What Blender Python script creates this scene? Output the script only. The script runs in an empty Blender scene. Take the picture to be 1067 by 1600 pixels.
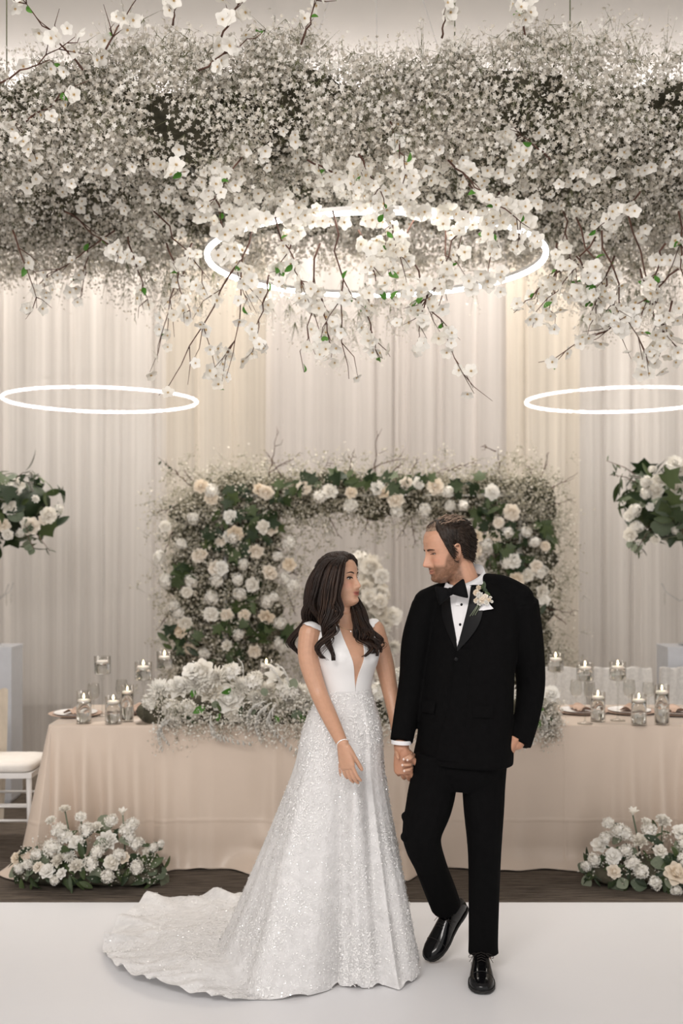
import bpy, bmesh, math, random
import numpy as np
from mathutils import Vector, Matrix, Euler, noise
from mathutils.bvhtree import BVHTree

S = bpy.context.scene
COL = S.collection
random.seed(7); RNG = np.random.default_rng(7)

# ------------------------------------------------------------------ camera
FPX, CAMZ, HOR = 1700.0, 1.74, 850.0        # focal length in px of a 1067x1600 frame, camera height, horizon row
cam_d = bpy.data.cameras.new('camera'); cam = bpy.data.objects.new('camera', cam_d); COL.objects.link(cam)
cam.location = (0, 0, CAMZ); cam.rotation_euler = (math.pi/2, 0, 0)
cam_d.sensor_fit = 'VERTICAL'; cam_d.sensor_height = 36.0; cam_d.sensor_width = 24.0
cam_d.lens = FPX/1600*36.0
cam_d.shift_y = (HOR-800)/1600
cam_d.clip_start = .05
cam_d.dof.use_dof = True; cam_d.dof.focus_distance = 4.33; cam_d.dof.aperture_fstop = 1.9
S.camera = cam

# ------------------------------------------------------------------ world, lights, exposure
W = bpy.data.worlds.new('world'); S.world = W; W.use_nodes = True
bg = W.node_tree.nodes['Background']; bg.inputs[0].default_value = (1.0, .97, .95, 1); bg.inputs[1].default_value = .78
S.view_settings.view_transform = 'Standard'; S.view_settings.look = 'None'
S.view_settings.gamma = 1; S.view_settings.use_curve_mapping = False
S.view_settings.exposure = 0.42
S.cycles.transparent_max_bounces = 40; S.cycles.max_bounces = 8; S.cycles.transmission_bounces = 8

def area(name, loc, size, power, rot=(0, 0, 0), color=(1, .95, .91)):
    d = bpy.data.lights.new(name, 'AREA'); d.shape = 'RECTANGLE'; d.size, d.size_y = size
    d.energy = power; d.color = color
    o = bpy.data.objects.new(name, d); COL.objects.link(o); o.location = loc; o.rotation_euler = rot
    return o
CEIL = 4.9
# added fill lights: one behind the camera, one over the space behind the arch
area('added_fill_light', (-1.4, -.9, CEIL-.3), (3.0, 1.0), 150, (math.radians(52), 0, math.radians(-8)))
area('added_fill_light', (0, 7.9, CEIL-.06), (7.0, .5), 180, color=(1, .93, .85))
# added upward light without a fixture, brightens the ceiling
area('added_ceiling_wash', (0, 7.7, 4.3), (9, .3), 50, (math.radians(200), 0, 0), (1, .95, .92))

# ------------------------------------------------------------------ helpers
def P(px, py, Y): return Vector(((px-533.5)*Y/FPX, Y, CAMZ-(py-HOR)*Y/FPX))
def floorY(py, z=0.0): return (CAMZ-z)*FPX/(py-HOR)

def tag(o, label=None, cat=None, group=None, kind=None):
    if label: o['label'] = label
    if cat: o['category'] = cat
    if group: o['group'] = group
    if kind: o['kind'] = kind
    return o
def empty(name, loc=(0, 0, 0), label=None, cat=None, group=None, rz=0):
    o = bpy.data.objects.new(name, None); COL.objects.link(o); o.location = loc; o.rotation_euler = (0, 0, rz)
    o.empty_display_size = .1
    return tag(o, label, cat, group)
def wloc(o):
    v = Vector((0, 0, 0))
    while o: v += Vector(o.location); o = o.parent
    return v

class MB:
    """collects vertices and faces; build() makes ONE mesh object"""
    def __init__(s): s.v = []; s.f = []; s.m = []
    def add(s, v, f, m=0):
        b = len(s.v); s.v.extend([tuple(q) for q in v]); s.f.extend([tuple(i+b for i in q) for q in f]); s.m.extend([m]*len(f)); return s
    def rings(s, R, cap=True, closed=True, m=0):
        n = len(R[0]); v = [p for r in R for p in r]; f = []
        for i in range(len(R)-1):
            for j in range(n if closed else n-1):
                k = (j+1) % n; f.append((i*n+j, i*n+k, (i+1)*n+k, (i+1)*n+j))
        if cap and closed:
            f.append(tuple(range(n-1, -1, -1))); f.append(tuple((len(R)-1)*n+j for j in range(n)))
        return s.add(v, f, m)
    def tube(s, pts, rad, n=8, ref=None, m=0, cap=True, round_ends=False):
        pts = [Vector(p) for p in pts]; R = []
        if not hasattr(rad, '__len__'): rad = [rad]*len(pts)
        rad = [(r, r) if not hasattr(r, '__len__') else r for r in rad]
        if round_ends:
            d0 = (pts[0]-pts[1]).normalized(); d1 = (pts[-1]-pts[-2]).normalized()
            r0, r1 = rad[0], rad[-1]
            a = [(pts[0]+d0*max(r0)*math.sin(t), (r0[0]*math.cos(t), r0[1]*math.cos(t))) for t in (1.4, .9, .45)]
            b = [(pts[-1]+d1*max(r1)*math.sin(t), (r1[0]*math.cos(t), r1[1]*math.cos(t))) for t in (.45, .9, 1.4)]
            pts = [q[0] for q in a]+pts+[q[0] for q in b]; rad = [q[1] for q in a]+rad+[q[1] for q in b]
        t = (pts[1]-pts[0]).normalized()
        u = Vector(ref) if ref is not None else (Vector((0, 0, 1)) if abs(t.z) < .9 else Vector((1, 0, 0)))
        for i, p in enumerate(pts):
            a = pts[max(i-1, 0)]; b = pts[min(i+1, len(pts)-1)]
            t = (b-a).normalized(); u = (u-t*u.dot(t))
            u = u.normalized() if u.length > 1e-6 else t.orthogonal().normalized()
            w = t.cross(u)
            R.append([p+u*(rad[i][0]*math.cos(2*math.pi*j/n))+w*(rad[i][1]*math.sin(2*math.pi*j/n)) for j in range(n)])
        return s.rings(R, cap, True, m)
    def lathe(s, prof, c=(0, 0, 0), n=20, m=0, cap=True):
        c = Vector(c)
        return s.rings([[c+Vector((r*math.cos(2*math.pi*j/n), r*math.sin(2*math.pi*j/n), z)) for j in range(n)] for r, z in prof], cap, True, m)
    def box(s, lo, hi, m=0):
        (a, b, c), (d, e, g) = lo, hi
        return s.add([(a,b,c),(d,b,c),(d,e,c),(a,e,c),(a,b,g),(d,b,g),(d,e,g),(a,e,g)],
                     [(3,2,1,0),(4,5,6,7),(0,1,5,4),(1,2,6,5),(2,3,7,6),(3,0,4,7)], m)
    def ellip(s, c, r, n=14, k=9, rot=None, m=0):
        c = Vector(c); R = []
        for i in range(k+1):
            a = -math.pi/2+math.pi*(i+.02*(i == 0)-.02*(i == k))/k
            ring = []
            for j in range(n):
                p = Vector((r[0]*math.cos(a)*math.cos(2*math.pi*j/n), r[1]*math.cos(a)*math.sin(2*math.pi*j/n), r[2]*math.sin(a)))
                ring.append(c+(rot @ p if rot else p))
            R.append(ring)
        return s.rings(R, True, True, m)
    def grid(s, G, m=0):
        nu, nv = len(G), len(G[0]); v = [p for r in G for p in r]
        return s.add(v, [(i*nv+j, i*nv+j+1, (i+1)*nv+j+1, (i+1)*nv+j) for i in range(nu-1) for j in range(nv-1)], m)
    def mesh(s, name, mats, smooth=True, off=(0, 0, 0)):
        me = bpy.data.meshes.new(name); o = Vector(off)
        me.from_pydata([(p[0]-o.x, p[1]-o.y, p[2]-o.z) for p in s.v], [], s.f)
        for q in (mats if isinstance(mats, (list, tuple)) else [mats]): me.materials.append(q)
        if any(s.m): me.polygons.foreach_set('material_index', s.m)
        if smooth: me.polygons.foreach_set('use_smooth', [True]*len(me.polygons))
        me.update(); return me
    def build(s, name, mats, parent=None, smooth=True, world=False):
        me = s.mesh(name, mats, smooth, wloc(parent) if (world and parent) else (0, 0, 0))
        o = bpy.data.objects.new(name, me); COL.objects.link(o); o.parent = parent
        return o

def inst(name, me, parent, M):
    o = bpy.data.objects.new(name, me); COL.objects.link(o); o.parent = parent; o.matrix_local = M
    return o
def TRS(loc, rot=None, sc=1.0):
    R = rot.to_matrix().to_4x4() if rot is not None else Matrix.Identity(4)
    s = Matrix.Diagonal((sc, sc, sc, 1)) if not hasattr(sc, '__len__') else Matrix.Diagonal((*sc, 1))
    return Matrix.Translation(Vector(loc)) @ R @ s
def look(n, spin=None):
    """rotation that turns +Z to n, with a spin about it"""
    q = Vector(n).normalized().to_track_quat('Z', 'Y')
    return q @ Euler((0, 0, random.uniform(0, 6.28) if spin is None else spin)).to_quaternion()

def np_mesh(name, V, F, mats, parent=None, mi=None, smooth=False, off=(0, 0, 0)):
    me = bpy.data.meshes.new(name); V = (np.asarray(V)-np.asarray(off)).astype(np.float32); F = np.asarray(F, dtype=np.int32)
    k = F.shape[1]
    me.vertices.add(len(V)); me.vertices.foreach_set('co', V.ravel())
    me.loops.add(F.size); me.loops.foreach_set('vertex_index', F.ravel())
    me.polygons.add(len(F)); me.polygons.foreach_set('loop_start', np.arange(0, F.size, k, dtype=np.int32))
    for q in mats: me.materials.append(q)
    if mi is not None: me.polygons.foreach_set('material_index', np.asarray(mi, dtype=np.int32))
    if smooth: me.polygons.foreach_set('use_smooth', np.ones(len(F), dtype=bool))
    me.update(calc_edges=True); me.validate()
    o = bpy.data.objects.new(name, me); COL.objects.link(o); o.parent = parent
    return o
def rand_rot(n, rng=RNG):
    q = rng.normal(size=(n, 4)); q /= np.linalg.norm(q, axis=1)[:, None]
    w, x, y, z = q.T
    return np.stack([np.stack([1-2*(y*y+z*z), 2*(x*y-z*w), 2*(x*z+y*w)], -1), np.stack([2*(x*y+z*w), 1-2*(x*x+z*z), 2*(y*z-x*w)], -1),
                     np.stack([2*(x*z-y*w), 2*(y*z+x*w), 1-2*(x*x+y*y)], -1)], 1)
def scatter(tv, tf, pos, rot, sc):
    tv = np.asarray(tv); tf = np.asarray(tf); n = len(pos)
    V = np.einsum('nij,kj->nki', rot, tv)*np.asarray(sc).reshape(n, 1, 1)+np.asarray(pos)[:, None, :]
    F = tf[None]+(np.arange(n)*len(tv))[:, None, None]
    return V.reshape(-1, 3), F.reshape(-1, tf.shape[1])

# ------------------------------------------------------------------ materials (all procedural)
def pmat(name, col, rough=.5, var=.08, scale=18, bump=0, bscale=None, metal=0, spec=.5, sheen=0, coat=0, transl=0, sss=0, rand=None,
         col2=None, stretch=None, trans=0, ior=1.45, emit=0, alpha=1.0, noise_detail=3):
    m = bpy.data.materials.new(name); m.use_nodes = True; nt = m.node_tree; N, L = nt.nodes, nt.links
    b = N['Principled BSDF']; out = N['Material Output']
    b.inputs['Roughness'].default_value = rough; b.inputs['Metallic'].default_value = metal
    b.inputs['Specular IOR Level'].default_value = spec; b.inputs['Sheen Weight'].default_value = sheen
    b.inputs['Coat Weight'].default_value = coat; b.inputs['Coat Roughness'].default_value = .05
    b.inputs['Transmission Weight'].default_value = trans; b.inputs['IOR'].default_value = ior
    b.inputs['Alpha'].default_value = alpha
    if sss:
        b.inputs['Subsurface Weight'].default_value = sss; b.inputs['Subsurface Radius'].default_value = (1, .45, .3); b.inputs['Subsurface Scale'].default_value = .012
    tc = N.new('ShaderNodeTexCoord'); mp = N.new('ShaderNodeMapping'); L.new(tc.outputs['Object'], mp.inputs[0])
    if stretch: mp.inputs['Scale'].default_value = stretch
    no = N.new('ShaderNodeTexNoise'); no.inputs['Scale'].default_value = scale; no.inputs['Detail'].default_value = noise_detail; L.new(mp.outputs[0], no.inputs[0])
    rp = N.new('ShaderNodeValToRGB'); rp.color_ramp.elements[0].position = .3; rp.color_ramp.elements[1].position = .7
    c2 = col2 if col2 else tuple(min(1, c*(1+var)) for c in col); c1 = col if col2 else tuple(c*(1-var) for c in col)
    rp.color_ramp.elements[0].color = (*c1, 1); rp.color_ramp.elements[1].color = (*c2, 1)
    fac = no.outputs[0]
    if rand:
        if rand == 'object': r = N.new('ShaderNodeObjectInfo').outputs['Random']
        else: r = N.new('ShaderNodeNewGeometry').outputs['Random Per Island']
        mx = N.new('ShaderNodeMix'); mx.inputs[0].default_value = .65; L.new(no.outputs[0], mx.inputs[2]); L.new(r, mx.inputs[3]); fac = mx.outputs[0]
    L.new(fac, rp.inputs[0]); L.new(rp.outputs[0], b.inputs['Base Color'])
    if emit:
        L.new(rp.outputs[0], b.inputs['Emission Color']); b.inputs['Emission Strength'].default_value = emit
    if bump:
        nb = N.new('ShaderNodeTexNoise'); nb.inputs['Scale'].default_value = bscale or scale*4; nb.inputs['Detail'].default_value = 4; L.new(mp.outputs[0], nb.inputs[0])
        bp = N.new('ShaderNodeBump'); bp.inputs['Strength'].default_value = bump; bp.inputs['Distance'].default_value = .01
        L.new(nb.outputs[0], bp.inputs['Height']); L.new(bp.outputs[0], b.inputs['Normal'])
    if transl:
        t = N.new('ShaderNodeBsdfTranslucent'); L.new(rp.outputs[0], t.inputs[0]); ms = N.new('ShaderNodeMixShader'); ms.inputs[0].default_value = transl
        L.new(b.outputs[0], ms.inputs[1]); L.new(t.outputs[0], ms.inputs[2]); L.new(ms.outputs[0], out.inputs[0])
    return m
def emat(name, col, strength):
    m = bpy.data.materials.new(name); m.use_nodes = True; N = m.node_tree.nodes; N.remove(N['Principled BSDF'])
    e = N.new('ShaderNodeEmission'); e.inputs[0].default_value = (*col, 1); e.inputs[1].default_value = strength
    m.node_tree.links.new(e.outputs[0], N['Material Output'].inputs[0]); return m
def glassmat(name, tint=(1, 1, 1), thin=True):
    m = bpy.data.materials.new(name); m.use_nodes = True; N = m.node_tree.nodes; L = m.node_tree.links; N.remove(N['Principled BSDF'])
    t = N.new('ShaderNodeBsdfTransparent'); t.inputs[0].default_value = (*tint, 1); g = N.new('ShaderNodeBsdfGlossy'); g.inputs['Roughness'].default_value = .03
    lw = N.new('ShaderNodeLayerWeight'); lw.inputs[0].default_value = .5; pw = N.new('ShaderNodeMath'); pw.operation = 'POWER'; pw.inputs[1].default_value = 4; L.new(lw.outputs['Facing'], pw.inputs[0])
    fr = N.new('ShaderNodeMath'); fr.operation = 'MULTIPLY_ADD'; fr.inputs[1].default_value = .75; fr.inputs[2].default_value = .04; L.new(pw.outputs[0], fr.inputs[0]); ms = N.new('ShaderNodeMixShader')
    L.new(fr.outputs[0], ms.inputs[0]); L.new(t.outputs[0], ms.inputs[1]); L.new(g.outputs[0], ms.inputs[2]); L.new(ms.outputs[0], N['Material Output'].inputs[0])
    return m

M = {}
M['glass'] = glassmat('clear_glass', (.94, .94, .93))
M['water'] = pmat('water', (.97, .97, .97), .02, 0, trans=1, ior=1.33)
M['wax'] = pmat('candle_wax', (.86, .82, .76), .45, .03, sss=.3)
M['flame'] = emat('candle_flame', (1, .78, .42), 14)
M['wick'] = pmat('wick', (.05, .04, .03), .9)
M['white_paint'] = pmat('white_paint', (.80, .78, .76), .35, .03)
M['cream_pad'] = pmat('cream_cushion', (.80, .76, .71), .7, .04, bump=.1, bscale=300)
M['lace'] = pmat('lace_cover', (.82, .80, .77), .8, .10, scale=60, bump=.6, bscale=90, transl=.3)
M['sash'] = pmat('beige_sash', (.66, .58, .48), .6, .05, transl=.3)
M['china'] = pmat('white_china', (.82, .80, .78), .15, .02)
M['copper'] = pmat('rose_gold_napkin', (.44, .29, .21), .45, .1, sheen=.2)
M['petal_w'] = pmat('white_petal', (.86, .82, .74), .6, scale=9, col2=(.93, .91, .86), transl=.22, rand='object')
M['petal_c'] = pmat('cream_petal', (.86, .75, .60), .6, scale=9, col2=(.92, .85, .75), transl=.22, rand='object')
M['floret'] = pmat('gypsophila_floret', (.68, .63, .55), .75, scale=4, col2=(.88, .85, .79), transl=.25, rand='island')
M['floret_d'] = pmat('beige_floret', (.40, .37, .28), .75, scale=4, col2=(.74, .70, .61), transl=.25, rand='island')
M['gstem'] = pmat('gypsophila_stem', (.10, .11, .05), .7, scale=3, col2=(.22, .22, .12))
M['core'] = pmat('dark_gap_core', (.035, .033, .02), .95, scale=14, col2=(.12, .11, .075), bump=1, bscale=30)  # added inner core, coloured dark so the gaps between florets look shaded
M['leaf'] = pmat('dark_leaf', (.018, .035, .012), .5, scale=6, col2=(.07, .10, .035), transl=.15, rand='object')
M['leaf_b'] = pmat('fresh_leaf', (.06, .20, .02), .45, scale=8, col2=(.12, .30, .05), transl=.3, rand='object')
M['leaf_g'] = pmat('grey_green_leaf', (.10, .13, .08), .6, scale=8, col2=(.24, .27, .19), transl=.15, rand='object')
M['twig'] = pmat('brown_twig', (.050, .022, .014), .75, scale=30, col2=(.13, .06, .04), bump=.4, bscale=80)
M['stamen'] = pmat('yellow_stamen', (.62, .42, .16), .7)
M['plume'] = pmat('white_plume', (.84, .82, .77), .8, .05, transl=.3)
# ================================================================== the setting
def struct(name, mb, mat, label=None, smooth=False):
    o = mb.build(name, mat, None, smooth); o['kind'] = 'structure'
    if label: o['label'] = label
    return o
def carpet_mat():
    m = bpy.data.materials.new('striated_carpet'); m.use_nodes = True; N = m.node_tree.nodes; L = m.node_tree.links; b = N['Principled BSDF']
    tc = N.new('ShaderNodeTexCoord'); mp = N.new('ShaderNodeMapping'); mp.inputs['Scale'].default_value = (1.6, 26, 1); L.new(tc.outputs['Object'], mp.inputs[0])
    n1 = N.new('ShaderNodeTexNoise'); n1.inputs['Scale'].default_value = 3; n1.inputs['Detail'].default_value = 6; n1.inputs['Roughness'].default_value = .7; L.new(mp.outputs[0], n1.inputs[0])
    r = N.new('ShaderNodeValToRGB'); r.color_ramp.elements[0].position = .36; r.color_ramp.elements[1].position = .66
    r.color_ramp.elements[0].color = (.045, .037, .031, 1); r.color_ramp.elements[1].color = (.19, .155, .125, 1)
    L.new(n1.outputs[0], r.inputs[0]); L.new(r.outputs[0], b.inputs['Base Color']); b.inputs['Roughness'].default_value = .95; b.inputs['Specular IOR Level'].default_value = .1
    n2 = N.new('ShaderNodeTexNoise'); n2.inputs['Scale'].default_value = 260; L.new(tc.outputs['Object'], n2.inputs[0])
    bp = N.new('ShaderNodeBump'); bp.inputs['Strength'].default_value = .6; bp.inputs['Distance'].default_value = .004; L.new(n2.outputs[0], bp.inputs['Height']); L.new(bp.outputs[0], b.inputs['Normal'])
    return m
XW, YB = 6.5, 11.8
struct('floor', MB().box((-XW, -1.5, -.2), (XW, YB, 0)), carpet_mat(), 'dark brown carpet with fine streaks')
M['wall'] = pmat('painted_wall', (.76, .73, .70), .8, .02, scale=3)
M['ceil'] = pmat('ceiling_paint', (.80, .77, .75), .85, .02, scale=2)
struct('ceiling', MB().box((-XW, -1.5, CEIL), (XW, YB, CEIL+.15)), M['ceil'])
struct('wall_back', MB().box((-XW, YB, 0), (XW, YB+.15, CEIL)), M['wall'])
struct('wall_left', MB().box((-XW-.15, 1.5, 0), (-XW, YB, CEIL)), M['wall'])
struct('wall_right', MB().box((XW, 1.5, 0), (XW+.15, YB, CEIL)), M['wall'])
# white vinyl dance floor sheet
M['vinyl'] = pmat('white_vinyl', (.775, .775, .79), .33, .015, scale=1.2, bump=.02, bscale=4)
YF = floorY(1410, .006)
df = MB().box((-4.5, -1.3, .0005), (4.5, YF, .006)).build('dance_floor', M['vinyl'], None, False)
tag(df, 'smooth white vinyl dance floor sheet under the couple', 'dance floor')

# ------------------------------------------------------------------ sheer drapes along the back
def sheer(name, col, transp, stripe):
    m = bpy.data.materials.new(name); m.use_nodes = True; N = m.node_tree.nodes; L = m.node_tree.links; N.remove(N['Principled BSDF'])
    tc = N.new('ShaderNodeTexCoord'); mp = N.new('ShaderNodeMapping'); mp.inputs['Scale'].default_value = (stripe, 0, .12); L.new(tc.outputs['Object'], mp.inputs[0])
    n = N.new('ShaderNodeTexNoise'); n.inputs['Scale'].default_value = 1; n.inputs['Detail'].default_value = 4; L.new(mp.outputs[0], n.inputs[0])
    r = N.new('ShaderNodeValToRGB'); r.color_ramp.elements[0].position = .35; r.color_ramp.elements[1].position = .68
    r.color_ramp.elements[0].color = (*[c*.90 for c in col], 1); r.color_ramp.elements[1].color = (*col, 1); L.new(n.outputs[0], r.inputs[0])
    d = N.new('ShaderNodeBsdfDiffuse'); t = N.new('ShaderNodeBsdfTranslucent'); a = N.new('ShaderNodeMixShader'); a.inputs[0].default_value = .45
    L.new(r.outputs[0], d.inputs[0]); L.new(r.outputs[0], t.inputs[0]); L.new(d.outputs[0], a.inputs[1]); L.new(t.outputs[0], a.inputs[2])
    tr = N.new('ShaderNodeBsdfTransparent'); q = N.new('ShaderNodeMixShader')
    mr = N.new('ShaderNodeMapRange'); mr.inputs['From Min'].default_value = .3; mr.inputs['From Max'].default_value = .7
    mr.inputs['To Min'].default_value = transp*1.35; mr.inputs['To Max'].default_value = transp*.6; L.new(n.outputs[0], mr.inputs[0]); L.new(mr.outputs[0], q.inputs[0])
    L.new(a.outputs[0], q.inputs[1]); L.new(tr.outputs[0], q.inputs[2]); L.new(q.outputs[0], N['Material Output'].inputs[0])
    return m
M['sheer_a'] = sheer('ivory_sheer', (.83, .79, .75), .27, 14)
M['sheer_b'] = sheer('cream_sheer', (.83, .76, .66), .22, 16)
M['sheer_c'] = sheer('grey_sheer', (.80, .755, .725), .18, 12)
YD = 8.75
def drape(x0, x1, y, mat, label, seed, amp=.045, wl=.105, z1=CEIL-.03):
    rnd = random.Random(seed); c = (x0+x1)/2; n = int((x1-x0)/.009); rows = 9
    ph = [rnd.uniform(0, 6.28) for _ in range(4)]; ribs = [(rnd.uniform(x0, x1), rnd.uniform(.008, .02), rnd.uniform(.5, 1.3)*rnd.choice((-1, 1))) for _ in range(int((x1-x0)*4.5))]
    o = empty('sheer_drape', (c, y, 0), label, 'curtain', 'sheer drapes along the back of the room')
    G = []
    for i in range(rows):
        t = i/(rows-1); z = .015+(z1-.015)*t; row = []
        for j in range(n+1):
            x = x0+(x1-x0)*j/n
            q = seed*3.7
            w = 1.1*noise.noise((x*5+q, t*.25, 0))+.75*noise.noise((x*11+q, t*.2, 4))+.22*noise.noise((x*24+q, t*.15, 9))
            for xs, ww, aa in ribs: w += aa*math.exp(-((x-xs-.02*t)/ww)**2)
            a = amp*(1.0-.25*t)
            row.append((x-c+.012*math.sin(t*4+x*9+ph[1])*(1-t), w*a, z))
        G.append(row)
    MB().grid(G).build('cloth', mat, o)
    rod = MB().tube([(x0-c, 0, z1+.005), (x1-c, 0, z1+.005)], .016, 8).build('hem_rod', M['white_paint'], o)
    return o
def DX(px, y=YD): return (px-533.5)*y/FPX
dr = [(-400, -30, 0, 'sheer_b', 'cream sheer drape farthest left, past the left flower stand'),
      (-30, 118, .02, 'sheer_a', 'ivory sheer drape behind the left tall flower stand'),
      (110, 262, -.02, 'sheer_a', 'ivory sheer drape left of the arch, by the left ring lamp'),
      (252, 425, .05, 'sheer_b', 'cream sheer drape behind the left leg of the flower arch'),
      (415, 640, -.01, 'sheer_c', 'grey ivory sheer drape behind the bride, inside the arch'),
      (632, 800, .04, 'sheer_c', 'grey ivory sheer drape behind the groom, inside the arch'),
      (790, 905, .0, 'sheer_b', 'cream sheer drape behind the right leg of the flower arch'),
      (895, 1010, .05, 'sheer_a', 'ivory sheer drape between the arch and the right tall flower stand'),
      (1000, 1120, -.01, 'sheer_a', 'ivory sheer drape behind the right tall flower stand'),
      (1110, 1460, .02, 'sheer_b', 'cream sheer drape farthest right, past the right flower stand')]
for i, (a, b, dy, mt, lb) in enumerate(dr): drape(DX(a), DX(b), YD+dy*1.5, M[mt], lb, 30+i, wl=.09+.02*(i % 3))

# ------------------------------------------------------------------ ring lamps
M['ring_em'] = emat('ring_diffuser', (1, .96, .91), 21); M['ring_em2'] = emat('ring_diffuser_bright', (1, .97, .94), 26)
def ring_lamp(c, R, label, em, k=1.0):
    o = empty('ring_lamp', c, label, 'lamp', 'white ring pendant lamps')
    n = 96
    def ringprof(pr): return [[Vector(((R+r*k)*math.cos(2*math.pi*j/n), (R+r*k)*math.sin(2*math.pi*j/n), z*k)) for j in range(n)] for r, z in pr]
    h = MB(); pr = [(-.020, .012), (-.020, .040), (.020, .040), (.020, .012), (-.020, .012)]
    h.rings(ringprof(pr), cap=False); h.build('housing', M['white_paint'], o, False)
    d = MB(); d.rings(ringprof([(-.017, .012), (-.017, -.002), (-.012, -.010), (.012, -.010), (.017, -.002), (.017, .012)]), cap=False); d.build('diffuser', em, o)
    for q in range(3):
        a = q*2.094+.5
        MB().tube([(R*math.cos(a), R*math.sin(a), .03), (R*math.cos(a)*.25, R*math.sin(a)*.25, CEIL-c[2]-.004)], .0025, 5).build('suspension_wire', M['white_paint'], o)
    return o
RC = P(587, 397, 5.85)
CRL = ring_lamp(tuple(RC-Vector((0, 0, .035))), .90, 'large white ring lamp glowing among the hanging blossom branches', M['ring_em'], .72)
CRL.rotation_euler = (math.radians(1.0), 0, 0)
YR = 10.15
ring_lamp(tuple(P(158, 626, YR)), .885, 'white ring lamp behind the drapes at the left', M['ring_em2'], .5)
ring_lamp(tuple(P(972, 626, YR)), .885, 'white ring lamp behind the drapes at the right', M['ring_em2'], .5)
# ================================================================== head table, cloth, chairs, tableware
TZ = .762
YT0, YT1 = floorY(1134, TZ), floorY(1134, TZ)+.76
TX0, TX1 = -1.58, 2.08
tb = empty('banquet_table', ((TX0+TX1)/2, (YT0+YT1)/2, 0), 'long folding banquet table hidden under the champagne cloth', 'table')
MB().box((TX0+.03, YT0+.03, TZ-.045), (TX1-.03, YT1-.03, TZ-.008)).build('tabletop', M['white_paint'], tb, False, True)
for sx in (TX0+.25, (TX0+TX1)/2-.2, (TX0+TX1)/2+.2, TX1-.25):
    for sy in (YT0+.12, YT1-.12):
        MB().tube([(sx, sy, 0), (sx, sy, TZ-.045)], .014, 8).build('leg', M['white_paint'], tb, True, True)
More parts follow.
